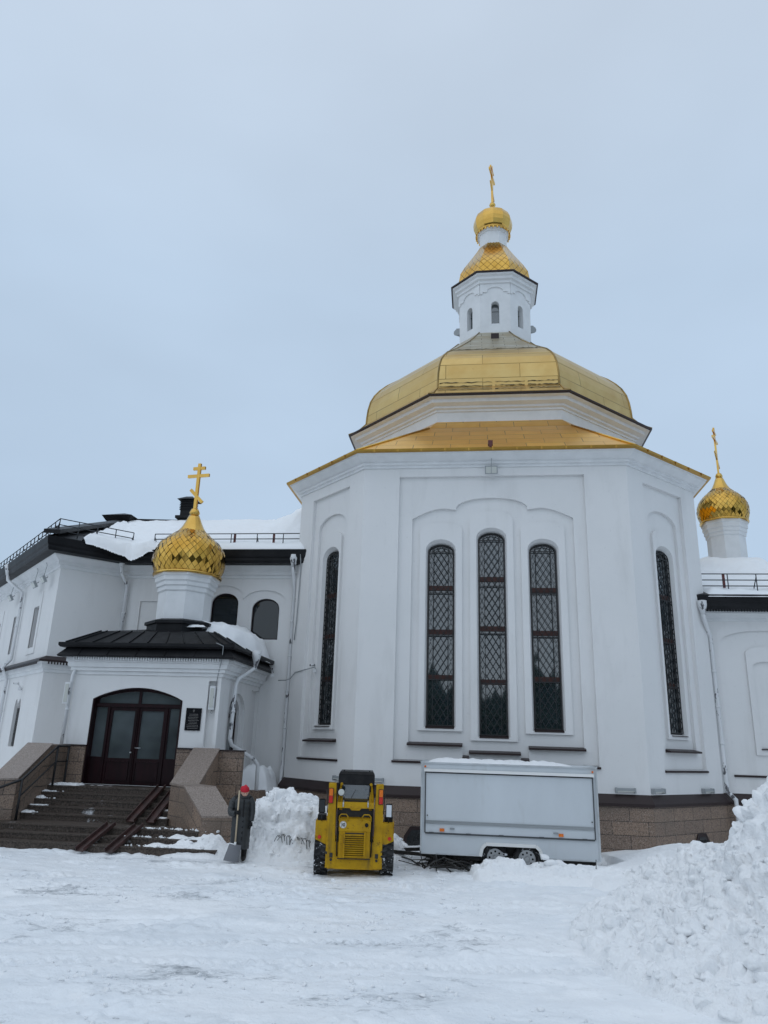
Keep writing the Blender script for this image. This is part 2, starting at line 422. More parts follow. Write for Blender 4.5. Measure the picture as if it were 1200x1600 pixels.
def grille(fr, cx, hw, z0, zs, top, dep, step=0.175):
    """diamond lattice clipped to the window's outline, side strips and cross bars"""
    g = BM(); w_ = 0.016
    def ztop(t):
        q = min(1, abs(t - cx) / hw); return zs + (top - zs) * sqrt(max(0, 1 - q * q))
    slope = 1.6; inner = hw * 0.58
    H = top - z0
    def clipseg(sign, c0):
        # line z = c0 + sign*slope*(t-cx), |t-cx|<=inner ; clip in z
        pts = []
        k = 24
        for i in range(k + 1):
            t = cx - inner + 2 * inner * i / k; z = c0 + sign * slope * (t - cx)
            ok = z0 + .02 <= z <= ztop(t) - .02
            if ok: pts.append((t, z))
        if len(pts) > 1: g.bar(fr(*pts[0], dep), fr(*pts[-1], dep), w_, w_, fr.inn)
    c0 = z0 - inner * slope
    while c0 < top + inner * slope:
        clipseg(1, c0); clipseg(-1, c0); c0 += step * slope
    for sx in (-1, 1):
        t = cx + sx * inner; g.bar(fr(t, z0, dep), fr(t, ztop(t), dep), w_, w_, fr.inn)
        t2 = cx + sx * (hw - .012); g.bar(fr(t2, z0, dep), fr(t2, zs, dep), .022, .022, fr.inn)
        tm = cx + sx * (inner + hw) / 2; z = z0 + .1; k = 0; hh = (hw - inner) / 2 - .01
        while z < zs - .1:
            z2 = z + 0.26; zc = (z + z2) / 2
            for a_, b_ in (((tm, z), (tm + hh, zc)), ((tm + hh, zc), (tm, z2)), ((tm, z2), (tm - hh, zc)), ((tm - hh, zc), (tm, z))):
                g.bar(fr(*a_, dep), fr(*b_, dep), .010, .010, fr.inn)
            z = z2 + (.05 if k % 2 else .0); k += 1
    n = 10
    for i in range(n):
        a, b_ = pi * i / n, pi * (i + 1) / n
        for q in (1.0, .72):
            g.bar(fr(cx + (hw - .012) * q * cos(a), zs + (top - zs - .012) * q * sin(a), dep), fr(cx + (hw - .012) * q * cos(b_), zs + (top - zs - .012) * q * sin(b_), dep), .02, .02, fr.inn)
    nz_ = max(2, int(H / 1.3))
    for i in range(nz_ + 1):
        z = z0 + .01 + (zs - z0 - .02) * i / nz_
        g.bar(fr(cx - hw, z, dep), fr(cx + hw, z, dep), .024, .024, fr.inn)
    return g

def window(th, fr, cx, hw, z0, zs, top, dep, transoms=(), with_grille=True, glass='glass', frame_w=0.05, framemat='brownframe', mull=False, name='window'):
    fm = BM(); ol = arch(cx, hw, z0, zs, top)
    il = arch(cx, hw - frame_w, z0 + frame_w, zs, top - frame_w)
    fm.poly(ol, [il], fr, dep - .05); fm.rim(ol, fr, dep - .05, dep + .02); fm.rim(il, fr, dep - .05, dep + .02)
    bars_ = []
    for z in transoms:
        tb_ = BM(); bars_.append(tb_); tb_.obox(fr(cx, z, dep - .025), fr.d * (hw - frame_w), fr.inn * .028, Vector((0, 0, .07 if with_grille else .05)))
    if mull: fm.obox(fr(cx, (z0 + top) / 2, dep - .025), fr.d * .03, fr.inn * .028, Vector((0, 0, (top - z0) / 2 - frame_w)))
    wd = th.part(name, fm, M[framemat])
    for tb_ in bars_: th.part('transom', tb_, M['brownframe'] if framemat != 'wood' else M['wood'], wd)
    g = BM(); g.poly(il, [], fr, dep); th.part('glass', g, M[glass], wd)
    if with_grille: th.part('grille', grille(fr, cx, hw - .012, z0 + .03, zs, top - .012, dep - .10), M['iron'], wd)
    return wd

def sillbar(bm, fr, t0, t1, z, dep=-.07, h=.085, thick=.16):
    bm.hexa([tuple(p) for p in (fr(t0, z - .02, dep), fr(t1, z - .02, dep), fr(t1, z - .02, dep + thick + .1), fr(t0, z - .02, dep + thick + .1),
             fr(t0, z + h - .055, dep), fr(t1, z + h - .055, dep), fr(t1, z + h, dep + thick + .1), fr(t0, z + h, dep + thick + .1))])

# ================================================================== THE SETTING: ground
def vnoise(x, y, seed=0):
    xi = np.floor(x).astype(np.int64); yi = np.floor(y).astype(np.int64); xf = x - xi; yf = y - yi
    def h(a, b_):
        n = (a * 374761393 + b_ * 668265263 + seed * 974711) & 0x7fffffff
        n = ((n ^ (n >> 13)) * 1274126177) & 0x7fffffff
        return ((n ^ (n >> 16)) & 0xffff) / 65535.0
    u_ = xf * xf * (3 - 2 * xf); v_ = yf * yf * (3 - 2 * yf)
    return (h(xi, yi) * (1 - u_) + h(xi + 1, yi) * u_) * (1 - v_) + (h(xi, yi + 1) * (1 - u_) + h(xi + 1, yi + 1) * u_) * v_
def fbm(x, y, o=4, seed=0, g=0.5):
    s_ = 0; a = 1.0; t = 0
    for i in range(o):
        s_ = s_ + a * (vnoise(x * 2 ** i + 17 * i, y * 2 ** i + 31 * i, seed + i) - .5); t += a; a *= g
    return s_ / t * 2
def cellbumps(X, Y, size, seed):
    """broken clods: rounded blocks with random turn, size and tilt in a jittered grid"""
    x = X / size; y = Y / size; xi = np.floor(x); yi = np.floor(y); best = np.zeros_like(x)
    for dx in (-1, 0, 1):
        for dy in (-1, 0, 1):
            a = (xi + dx).astype(np.int64); b_ = (yi + dy).astype(np.int64)
            def h(k):
                n = (a * 73856093 ^ b_ * 19349663 ^ (k + seed) * 83492791) & 0x7fffffff
                n = ((n ^ (n >> 13)) * 1274126177) & 0x7fffffff
                return ((n ^ (n >> 16)) & 0xffff) / 65535.0
            ex_ = x - a - h(1); ey_ = y - b_ - h(2); th_ = h(3) * 3.1; c_, s_ = np.cos(th_), np.sin(th_)
            p = np.abs(ex_ * c_ + ey_ * s_) * (.8 + .6 * h(5)); q = np.abs(-ex_ * s_ + ey_ * c_) * (.8 + .6 * h(6))
            d = (p ** 2.6 + q ** 2.6) ** (1 / 2.6) / (.38 + .42 * h(4))
            v = (.25 + .55 * h(7)) * np.clip(1 - d ** 3.2, 0, 1) ** .6 + (ex_ * (h(8) - .5) + ey_ * (h(9) - .5)) * .9 * (d < 1)
            best = np.maximum(best, v)
    return best * size
def smooth(e0, e1, x):
    t = np.clip((x - e0) / (e1 - e0), 0, 1); return t * t * (3 - 2 * t)

def grid_mesh(name, X, Y, Z, mat):
    ny, nx = X.shape
    co = np.stack([X, Y, Z], -1).reshape(-1, 3).astype(np.float32)
    idx = np.arange(nx * ny).reshape(ny, nx)
    q = np.stack([idx[:-1, :-1], idx[:-1, 1:], idx[1:, 1:], idx[1:, :-1]], -1).reshape(-1, 4)
    me = bpy.data.meshes.new(name); me.vertices.add(len(co)); me.vertices.foreach_set('co', co.ravel())
    me.loops.add(q.size); me.loops.foreach_set('vertex_index', q.ravel().astype(np.int32))
    me.polygons.add(len(q)); me.polygons.foreach_set('loop_start', np.arange(0, q.size, 4, dtype=np.int32))
    me.polygons.foreach_set('use_smooth', np.ones(len(q), dtype=bool)); me.update(calc_edges=True)
    me.materials.append(mat); o = bpy.data.objects.new(name, me); COL.objects.link(o); return o

def ground_h(X, Y):
    near = np.exp(-((X / 14) ** 2 + ((Y - 13) / 12) ** 2) ** 2)
    z = GZ - .02 + near * (.05 * fbm(X * .5, Y * .8, 3, 3) + .035 * fbm(X * 1.5, Y * 3.2, 4, 9) + .012 * fbm(X * 7, Y * 9, 3, 5))
    # ridges pushed up by the loader's tyres, running across
    for y0, a, ph in ((10.2, .035, .4), (11.6, .03, 1.7), (13.3, .03, 2.9), (14.6, .025, .9), (9.3, .03, 2.2)):
        yy = Y - y0 - .35 * np.sin(X * .35 + ph) - .2 * fbm(X * .7, Y * .2, 2, 11)
        z = z + near * a * (np.exp(-(yy / .10) ** 2) - .8 * np.exp(-((yy - .2) / .12) ** 2)) * smooth(-.2, .3, fbm(X * .6, Y * .6, 2, 21))
    for y0, ph, w__ in ((11.0, .3, .13), (11.75, .3, .13), (13.9, 2.2, .13), (9.6, 1.4, .14), (14.9, 2.2, .13)):
        yy = Y - y0 - .5 * np.sin(X * .28 + ph)
        band = np.exp(-(yy / w__) ** 4) * smooth(-.25, .2, fbm(X * .35, Y * .35, 2, int(y0 * 10)))
        z = z - near * band * (.018 - .022 * np.clip(np.sin(2 * pi * (X + np.abs(yy) * .8) / .16) * 2, -1, 1))
    z = z + near * (.35 * cellbumps(X, Y, .17, 5) * smooth(.05, .4, fbm(X * .8, Y * 1.3, 3, 33)) + .22 * cellbumps(X, Y, .09, 6) * smooth(-.1, .3, fbm(X * .9, Y * 1.6, 3, 35)))
    return z
xs = np.concatenate([-np.geomspace(600, 11.2, 22), np.arange(-11, 9.5, .04), np.geomspace(9.7, 600, 22)])
ys = np.concatenate([-np.geomspace(600, 2, 18), np.arange(0, 7, .5), np.arange(7, 20, .035), np.arange(20, 24, .1), np.geomspace(24.5, 600, 18)])
GX, GY = np.meshgrid(xs, ys)
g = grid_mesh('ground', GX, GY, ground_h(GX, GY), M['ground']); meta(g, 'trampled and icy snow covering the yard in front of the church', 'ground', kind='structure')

# ================================================================== THE CHURCH
ch = Thing('church', 'tall white apse with gold roofs and lantern tower, the largest building', 'church', (0, 0, GZ), 'church')
CU = -.22
A0, A1, A2, A3 = (CU - 6.55, -5.08), (CU - 3.95, -7.68), (CU + 3.95, -7.68), (CU + 6.55, -5.08)
plan = [(A0[0], 5.2), A0, A1, A2, A3, (A3[0], 5.2)]
ZT, ZP = 10.93, 1.62
fL, fF, fR = frame(A0, A1), frame(A1, A2), frame(A2, A3)
wall = BM(); sills = BM()
# ---- front facet: t measured from A1 -> t = u - A1x
def T(u_): return u_ - A1[0]
ol = rect(0, fF.len, ZP, ZT)
r1 = rect(T(-3.07), T(2.48), 2.33, 10.63)
def lobes():
    p = [(T(-2.66), 2.78), (T(-1.16), 2.78), (T(-1.16), 2.46), (T(-.98), 2.46), (T(-.98), 2.60), (T(.42), 2.60), (T(.42), 2.44), (T(.64), 2.44), (T(.64), 2.76), (T(2.12), 2.76)]
    p.append((T(2.12), 9.30))
    for i in range(1, 10):                                        # right lobe, rising to the left
        k = i / 9; p.append((T(2.12 + (.80 - 2.12) * k), 9.30 + .33 * sin(pi * .5 * min(1, k * 1.35)) - (.05 * max(0, k - .74) / .26)))
    for i in range(1, 16):
        k = i / 16; a = pi * k; p.append((T(-.27 + 1.08 * cos(a)), 9.56 + .40 * sin(a) ** .8))
    for i in range(0, 9):
        k = 1 - i / 9; p.append((T(-2.66 + (-1.34 + 2.66) * k), 9.30 + .33 * sin(pi * .5 * min(1, k * 1.35)) - (.05 * max(0, k - .74) / .26)))
    p.append((T(-2.66), 9.30)); return p
r2 = lobes()
frames = [arch(T(-1.79), .63, 3.13, 8.95, 9.19), arch(T(-.29), .64, 2.90, 9.28, 9.53), arch(T(1.21), .64, 3.12, 8.97, 9.19)]
wins = [(T(-1.79), .37, 3.24, 8.30, 8.52), (T(-.29), .37, 3.02, 8.66, 8.88), (T(1.21), .37, 3.22, 8.31, 8.53)]
opens = [arch(c_, h_ + .08, a_ - .02, s_ + .03, t_ + .14) for c_, h_, a_, s_, t_ in wins]
inner = [arch(c_, h_ + .015, a_, s_, t_ + .015) for c_, h_, a_, s_, t_ in wins]
def layered(fr, ol, r1, r2, frames, opens, inner):
    wall.poly(ol, [r1], fr, 0); wall.rim(r1, fr, 0, .11); wall.poly(r1, [r2], fr, .11); wall.rim(r2, fr, .11, .20)
    wall.poly(r2, frames, fr, .20)
    for f_, o_, i_ in zip(frames, opens, inner):
        wall.rim(f_, fr, .20, .12); wall.poly(f_, [o_], fr, .12); n = len(o_)
        for k in range(n): wall.face((fr(*o_[k], .12), fr(*o_[(k + 1) % n], .12), fr(*i_[(k + 1) % n], .31), fr(*i_[k], .31)))
layered(fF, ol, r1, r2, frames, opens, inner)
for i, (c_, h_, a_, s_, t_) in enumerate(wins):
    tr = {0: (7.2, 5.9, 4.6), 1: (7.47, 6.01, 4.50), 2: (7.15, 5.9, 4.6)}[i]
    wd = window(ch, fF, c_, h_ + .015, a_, s_, t_ + .015, .33, tr, name='window', frame_w=.035, framemat='iron')
    wd['label'] = ('left arched window of the front face', 'tallest arched window, in the middle of the front face', 'right arched window of the front face')[i]
    sillbar(sills, fF, c_ - h_ - .03, c_ + h_ + .03, a_ - .03, .10, .06, .1)
for t0, t1, z in ((-3.1, 2.51, 2.28), (-2.69, -1.16, 2.74), (-.98, .42, 2.56), (-1.16, -.98, 2.42), (.42, .64, 2.40), (.64, 2.15, 2.72)):
    sillbar(sills, fF, T(t0), T(t1), z, -.05)
# ---- side facets
def side(fr, mirror):
    Ln = fr.len
    mt = (lambda t: Ln - t) if mirror else (lambda t: t)          # measured from the front corner
    def mk(pts):
        q = [(mt(a), b_) for a, b_ in pts]
        return q[::-1] if mirror else q
    c = 1.84
    r1 = mk(rect(c - 1.05, c + 1.05, 2.30, 10.55))
    r2 = mk(arch(c, .78, 2.82, 9.45, 9.85)); f_ = mk(arch(c, .55, 3.10, 9.0, 9.25)); o_ = mk(arch(c, .46, 3.22, 8.42, 8.76)); i_ = mk(arch(c, .39, 3.24, 8.38, 8.64))
    layered(fr, rect(0, Ln, ZP, ZT), r1, r2, [f_], [o_], [i_])
    wd = window(ch, fr, mt(c), .39, 3.24, 8.38, 8.64, .33, (7.2, 5.9, 4.6), frame_w=.035, framemat='iron'); wd['label'] = 'narrow arched window on the angled %s face' % ('left' if mirror else 'right')
    sillbar(sills, fr, *sorted((mt(c - .80), mt(c + .80))), 2.76, -.05); sillbar(sills, fr, *sorted((mt(c - 1.07), mt(c + 1.07))), 2.24, -.05)
    sillbar(sills, fr, *sorted((mt(c - .4), mt(c + .4))), 3.20, .08, .05, .1)
side(fL, True); side(fR, False)
for a_, b_ in ((plan[0], A0), (A3, plan[5]), (plan[5], plan[0])):
    f_ = frame(a_, b_); wall.poly(rect(0, f_.len, ZP, ZT), [], f_, 0)
ch.part('wall', wall, M['stucco'])
ch.part('window_sill', sills, M['flash'], label='dark brown metal sills along the wall recesses')
# plinth with basement window openings
pl = BM(); pp = offset(plan, .09, False)
PF = [frame(pp[i], pp[i + 1]) for i in range(5)]
def bwin(fr, cx):
    oct_ = [(cx - .36, .0), (cx + .36, .0), (cx + .36, .42), (cx + .2, .66), (cx - .2, .66), (cx - .36, .42)]
    inn_ = [(cx - .28, .0), (cx + .28, .0), (cx + .28, .39), (cx + .15, .58), (cx - .15, .58), (cx - .28, .39)]
    b = BM(); b.poly(oct_, [], fr, -.03); b.rim(oct_, fr, -.03, 0); bw = ch.part('basement_window', b, M['flash'])
    b = BM(); b.poly(inn_, [], fr, -.036); ch.part('glass', b, M['darkglass'], bw)
    b = BM()
    for k in range(-4, 5): 
        t = cx + k * .07
        if abs(t - cx) < .28: b.bar(fr(t, .02, -.05), fr(t, .5, -.05), .01, .01, fr.inn)
    ch.part('grille', b, M['iron'], bw)
for i, f_ in enumerate(PF): pl.poly(rect(0, f_.len, -.3, 1.40), [], f_, 0)
ch.part('plinth', pl, M['granite'])
bwin(PF[3], 2.18); bwin(PF[2], T(-2.35) + .04)
fl = BM(); fl.sweep([(.09, 1.36), (.15, 1.37), (.15, 1.44), (.0, 1.66)], plan); ch.part('plinth_flashing', fl, M['flash'])
# ---- cornice
cp = [plan[0], A0, A1, A2, A3, plan[5]]
co = BM(); co.sweep([(-.02, 10.90), (.05, 10.90), (.05, 10.97), (.12, 10.99), (.12, 11.06), (.20, 11.08), (.38, 11.20), (.40, 11.27), (.43, 11.27), (.43, 11.31)], cp)
ch.part('cornice', co, M['trim'])
# ---- skirt roof: gold sheets from the eaves to the drum
EX = offset(cp, .50, False)
ctr = (.07, 0.)
def octc(a, z, k, c=ctr):                              # k-th corner: 0 far-left-front ... going round
    ang = pi + pi / 8 + k * pi / 4; r = a / cos(pi / 8); return (c[0] + r * cos(ang), c[1] + r * sin(ang), z)
sk = BM()
E_ = [(*EX[1], 11.33), (*EX[2], 11.33), (*EX[3], 11.33), (*EX[4], 11.33)]
Q_ = [octc(5.75, 13.10, k) for k in range(4)]
QQ = [octc(5.15, 13.62, k) for k in range(4)]
EB, EB2 = (EX[0][0], 5.2, 11.33), (EX[5][0], 5.2, 11.33)
QB, QB2 = octc(5.75, 13.10, 7), octc(5.75, 13.10, 4)
def quad_uv(p):
    a, b_, c_, d = map(Vector, p); ux = (b_ - a).normalized(); nrm = ux.cross(d - a).normalized(); uy = nrm.cross(ux)
    return [((q - a).dot(ux), (q - a).dot(uy)) for q in (a, b_, c_, d)]
def skq(a, b_, c_, d):
    n = 6                                             # subdivide so the sheets can catch the light differently
    A, B_, C_, D = map(Vector, (a, b_, c_, d)); uv = quad_uv((a, b_, c_, d)); 
    sk.face((A, B_, C_, D), uv)
skq(E_[0], E_[1], Q_[1], Q_[0]); skq(E_[1], E_[2], Q_[2], Q_[1]); skq(E_[2], E_[3], Q_[3], Q_[2])
skq(EB, E_[0], Q_[0], QB); skq(E_[3], EB2, QB2, Q_[3])
for k in range(3): skq(Q_[k], Q_[k + 1], QQ[k + 1], QQ[k])
skq(EB2, EB, octc(5.75, 13.10, 6), octc(5.75, 13.10, 5))
ch.part('lower_roof', sk, M['gold_skirt'], label='lower skirt roof of amber gold sheets')
gt = BM(); gt.sweep([(.43, 11.27), (.53, 11.29), (.545, 11.35), (.47, 11.36)], cp); 
for i in range(1, 5):
    a_, b_ = Vector((*EX[i - 1 if i > 0 else 0], 0)), Vector((*EX[i], 0))
for fr_, n in ((fF, 11), (fL, 5), (fR, 5)):
    for k in range(n):
        t = fr_.len * (k + .5) / n; gt.obox(fr_(t, 11.30, -.545), fr_.d * .02, fr_.inn * .02, Vector((0, 0, .045)))
M['gold_edge'] = gold('dull_gold_edge', (0.50, 0.30, 0.07), 0.4)
ch.part('roof_edge', gt, M['gold_edge'])
# hip ridges
for a_, b_ in ((E_[1], Q_[1]), (E_[2], Q_[2]), (E_[0], Q_[0]), (E_[3], Q_[3])): hp = BM(); hp.tube([Vector(a_) + Vector((0, 0, .02)), Vector(b_) + Vector((0, 0, .02))], .03, 6); ch.part('roof_ridge', hp, M['gold'])
# ---- drum with cornice
OCT = [octc(5.2, 0, k)[:2] for k in range(8)]
dr = BM(); dr.sweep([(0, 13.3), (0, 13.98)], OCT, True)
dr.sweep([(-.02, 13.94), (.05, 13.95), (.05, 14.02), (.14, 14.05), (.14, 14.12), (.34, 14.18), (.34, 14.30), (.52, 14.32), (.52, 14.38)], OCT, True)
ch.part('drum', dr, M['trim'], label='octagonal white drum and stepped cornice under the big dome')
ed = BM(); ed.sweep([(.515, 14.33), (.60, 14.34), (.61, 14.39), (.52, 14.41)], OCT, True); ch.part('drum_eaves', ed, M['flash'])
# ---- main dome
dm = BM()
prof = [(5.80, 14.40), (5.45, 14.60), (5.16, 14.95), (5.14, 15.25), (5.10, 15.60), (5.02, 15.95), (4.88, 16.25), (4.68, 16.52), (4.40, 16.80), (4.05, 17.06), (3.65, 17.36), (3.05, 17.85), (2.5, 18.32), (2.0, 18.80), (1.50, 19.32)]
dm.octloft(prof[:10], ctr)
ch.part('dome', dm, M['gold_dome'], label='broad eight-sided dome of pale gold sheets')
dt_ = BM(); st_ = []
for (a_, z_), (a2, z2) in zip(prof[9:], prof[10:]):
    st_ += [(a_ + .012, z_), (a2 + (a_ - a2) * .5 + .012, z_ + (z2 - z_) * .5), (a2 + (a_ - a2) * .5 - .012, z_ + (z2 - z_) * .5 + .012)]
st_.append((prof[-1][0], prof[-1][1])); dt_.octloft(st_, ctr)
ch.part('dome_top', dt_, M['gold_grey'], label='grey stepped top of the dome under the lantern')
rb = BM()
for k in range(8): rb.tube([Vector(octc(a, z, k)) for a, z in prof], .035, 6)
ch.part('dome_rib', rb, M['gold_dome'])
hb = BM(); hb.box(-.08, .24, -2.22, -1.9, 18.50, 18.84); ch.part('roof_hatch', hb, M['flash'])
# patches of peeling, lifted sheet near the foot of the dome
# wavy, lifted seams near the foot of the dome
rnd = random.Random(6)
for k, (z_, a_) in enumerate(((14.78, 5.325), (14.98, 5.175), (15.12, 5.165), (17.10, 4.01))):
    for f0, f1_ in ((-1, -.1), (-.05, .45), (.5, 1)):
        h_ = a_ * math.tan(pi / 8) * .97; pts = []; n = 14
        for i in range(n): t = f0 + (f1_ - f0) * i / (n - 1); pts.append((ctr[0] + h_ * t, -a_ - .004, z_ + rnd.uniform(-.018, .018)))
        b = BM(); b.tube(pts, [rnd.uniform(.004, .016) for _ in pts], 5); ch.part('lifted_seam', b, M['gold_grey'])
# ---- lantern
lc = (.13, 0.)
LO = [octc(1.52, 0, k, lc)[:2] for k in range(8)]
lw = BM()
for k in range(8):
    f_ = frame(LO[k], LO[(k + 1) % 8]); c = f_.len / 2
    o_ = arch(c, .165, 19.72, 20.62, 20.80, 8)
    sc_ = []
    for i in range(13):
        a = pi * i / 12; sc_.append((c + .34 * cos(a), 21.28 + .20 * sin(a)))
    # scalloped raised band above the windows
    band = [(0, 21.14), (.10, 21.14)] + [(.10 + .0 * q, 21.24) for q in (0,)] + [(c - .34, 21.24)] + [(x_, y_) for x_, y_ in sc_[::-1][1:-1]] + [(c + .34, 21.24), (f_.len - .10, 21.24), (f_.len - .10, 21.14), (f_.len, 21.14), (f_.len, 21.85), (0, 21.85)]
    lw.poly(rect(0, f_.len, 18.6, 21.9), [o_], f_, 0); lw.rim(o_, f_, 0, .30)
    lw.poly(band, [], f_, -.05); lw.rim(band, f_, -.05, .0)
lw.sweep([(.05, 21.62), (.11, 21.64), (.11, 21.76), (.20, 21.80), (.20, 21.92), (.30, 21.96), (.30, 22.06)], LO, True)
ch.part('lantern_wall', lw, M['trim'], label='white octagonal lantern with arched openings')
for k in range(8):
    f_ = frame(LO[k], LO[(k + 1) % 8]); c = f_.len / 2
    b = BM(); b.poly(arch(c, .165, 19.72, 20.62, 20.80, 8), [], f_, .24); b.obox(f_(c, 20.45, .225), f_.d * .16, f_.inn * .01, Vector((0, 0, .02)))
    ch.part('lantern_window', b, M['glass'])
ed = BM(); ed.sweep([(.30, 22.03), (.37, 22.04), (.375, 22.09), (.28, 22.14)], LO, True); ch.part('lantern_eaves', ed, M['flash'])
# lantern roof: diamond shingles on eight faces
def diamonds(b, fn, nu, nv, jit=0.0, rnd=random.Random(5)):
    """fn(u, v) -> point; diamond tiles in a (0..nu, 0..nv) net"""
    for j in range(-1, nv):
        for i in range(nu):
            off = .5 if j % 2 else 0
            c0 = (i + off, max(j, 0)); c1 = (i + off + .5, min(max(j + 1, 0), nv)); c2 = (i + off, min(j + 2, nv)); c3 = (i + off - .5, min(max(j + 1, 0), nv))
            P_ = [Vector(fn(*q)) for q in (c0, c1, c2, c3)]
            n_ = (P_[2] - P_[0]).cross(P_[1] - P_[3])
            if n_.length > 1e-9:
                n_.normalize(); 
                P_ = [p + n_ * rnd.uniform(-jit, jit) for p in P_]
            b.face(P_, ((0, 0), (1, 0), (1, 1), (0, 1)))
LR = [(1.60, 22.14), (1.53, 22.48), (1.47, 22.86), (1.30, 23.22), (1.10, 23.56), (.90, 23.90), (.72, 24.22), (.58, 24.50)]
lr = BM(); lr.octloft([(1.80, 22.08)] + LR, lc)
ch.part('lantern_roof', lr, M['gold'])
tl = BM()
def prof_at(P, s_):
    s_ = max(0, min(len(P) - 1.0001, s_)); i = int(s_); f = s_ - i
    return P[i][0] * (1 - f) + P[i + 1][0] * f, P[i][1] * (1 - f) + P[i + 1][1] * f
for k in range(8):
    nv = 14
    for j in range(nv - 1):
        for i in range(-1, 5):
            def q(x_, y_):
                x_ = min(max(x_, 0), 4) / 4; a, z = prof_at(LR, y_ / nv * 7); a += .012
                p0, p1 = Vector(octc(a, z, k, lc)), Vector(octc(a, z, k + 1, lc)); return p0.lerp(p1, x_)
            o_ = .5 if j % 2 else 0
            P_ = [q(i + o_, j), q(i + o_ + .5, j + 1), q(i + o_, j + 2 if j + 2 <= nv else nv), q(i + o_ - .5, j + 1)]
            if (P_[1] - P_[3]).length > .02: tl.face(P_, ((0, 0), (1, 0), (1, 1), (0, 1)))
ch.part('shingles', tl, M['gold_tile'])
nk = BM(); nk.octloft([(.60, 24.3), (.60, 25.1), (.66, 25.12), (.66, 25.2), (.70, 25.22), (.70, 25.32)], lc); ch.part('neck', nk, M['trim'])
def onion(b, c, prof, n=26, jit=0.0, rows=None, extra=None):
    """onion dome of flat diamond shingles"""
    P = [Vector((r, z)) for r, z in prof]; L_ = [0]
    for a, b_ in zip(P, P[1:]): L_.append(L_[-1] + (b_ - a).length)
    rows = rows or int(L_[-1] / (2 * pi * max(p.x for p in P) / n) * 1.7)
    def at(s_):
        s_ = s_ / rows * L_[-1]
        for i in range(len(L_) - 1):
            if s_ <= L_[i + 1] + 1e-9:
                f = (s_ - L_[i]) / (L_[i + 1] - L_[i]); return P[i].lerp(P[i + 1], f)
        return P[-1]
    def fn(u_, v_):
        q = at(v_); a = 2 * pi * u_ / n; return (c[0] + q.x * cos(a), c[1] + q.x * sin(a), q.y)
    diamonds(b, fn, n, rows, jit)
on = BM()
zb = 25.30
onp = [(.74, 25.30), (.81, 25.42), (.875, 25.62), (.895, 25.82), (.875, 26.02), (.79, 26.23), (.64, 26.38), (.45, 26.49), (.27, 26.56)]
on2 = on.lathe(onp + [(.12, 26.66), (.08, 26.86)], 12, lc, smooth=False); ch.part('onion_dome', on2, M['gold'])
rg = BM(); rg.lathe([(.72, 25.24), (.80, 25.25), (.80, 25.32), (.73, 25.33)], 24, lc)
for k in range(28):
    a = 2 * pi * k / 28; rg.obox((lc[0] + .78 * cos(a), lc[1] + .78 * sin(a), 25.20), (.03 * -sin(a), .03 * cos(a), 0), (.02 * cos(a), .02 * sin(a), 0), (0, 0, .05))
ch.part('dome_rim', rg, M['gold'])
def finial(b, c, z, r): b.lathe([(.02, z - r), (r * .7, z - r * .75), (r, z), (r * .7, z + r * .75), (.03, z + r)], 16, c)
def cross(b, c, z0, h, wbar, along, t=.05):
    """eight-pointed cross: short top bar, main bar, slanted foot bar"""
    d = Vector(along).normalized(); o_ = Vector((c[0], c[1], 0)); pr = Vector((-d.y, d.x, 0))
    b.obox(o_ + Vector((0, 0, z0 + h / 2)), d * t, pr * t * .8, Vector((0, 0, h / 2)))
    b.obox(o_ + Vector((0, 0, z0 + h * .90)), d * wbar * .28, pr * t * .7, Vector((0, 0, t)))
    b.obox(o_ + Vector((0, 0, z0 + h * .745)), d * wbar * .5, pr * t * .7, Vector((0, 0, t)))
    dd = (d * 1 - Vector((0, 0, 1.0))).normalized(); nn_ = dd.cross(pr)
    b.obox(o_ + Vector((0, 0, z0 + h * .33)), dd * wbar * .42, pr * t * .7, nn_ * t)
cr_ = BM(); finial(cr_, lc, 26.98, .15); cr_.tube([(lc[0], 0, 26.6), (lc[0], 0, 27.2)], .05, 8)
cross(cr_, lc, 27.1, 2.1, 1.15, (.22, 1, 0), .055); ch.part('cross', cr_, M['gold'])

# ================================================================== LEFT WING
wl = Thing('church_wing', 'long white two-storey wing with railed snowy roof left of the apse', 'building', (-12.9, -4.7, GZ), 'church')
V0 = -4.7
J = (-12.95, V0); K = (-14.58, V0 - 1.63); FARL = (K[0] - 9.5, K[1] + 9.5)
wplan = [FARL, K, J, (CU - 6.2, V0)]
f1, f2, f3 = frame(FARL, K), frame(K, J), frame(J, wplan[3])
ww = BM()
# front wall with two arched windows and a blind panel
def t3(u_): return u_ - J[0]
two = [(t3(-9.95), 4.6), (t3(-7.2), 4.6), (t3(-7.2), 7.28)]
for i in range(1, 9): a = pi * i / 9; two.append((t3(-7.95 + .75 * cos(a)), 7.28 + .38 * sin(a)))
two.append((t3(-8.70), 7.35))
for i in range(1, 9): a = pi * i / 9; two.append((t3(-9.40 + .70 * cos(a)), 7.42 + .40 * sin(a)))
two += [(t3(-10.1), 7.42), (t3(-10.1), 4.6)]; two = two[1:]
w1_, w2_ = arch(t3(-9.36), .48, 5.98, 7.20, 7.56), arch(t3(-7.90), .48, 5.98, 7.02, 7.38)
pn = rect(t3(-12.4), t3(-11.3), 5.9, 7.25)
ww.poly(rect(0, f3.len, GZ - .3, 8.25), [two, pn], f3, 0); ww.rim(two, f3, 0, .06); ww.poly(two, [w1_, w2_], f3, .06)
ww.rim(w1_, f3, .06, .2); ww.rim(w2_, f3, .06, .2); ww.rim(pn, f3, 0, .06); ww.poly(pn, [], f3, .06)
for c_, zs, tp in ((t3(-9.36), 7.20, 7.56), (t3(-7.90), 7.02, 7.38)):
    window(wl, f3, c_, .48, 5.98, zs, tp, .19, (), False, 'wingglass', .04, 'wood')
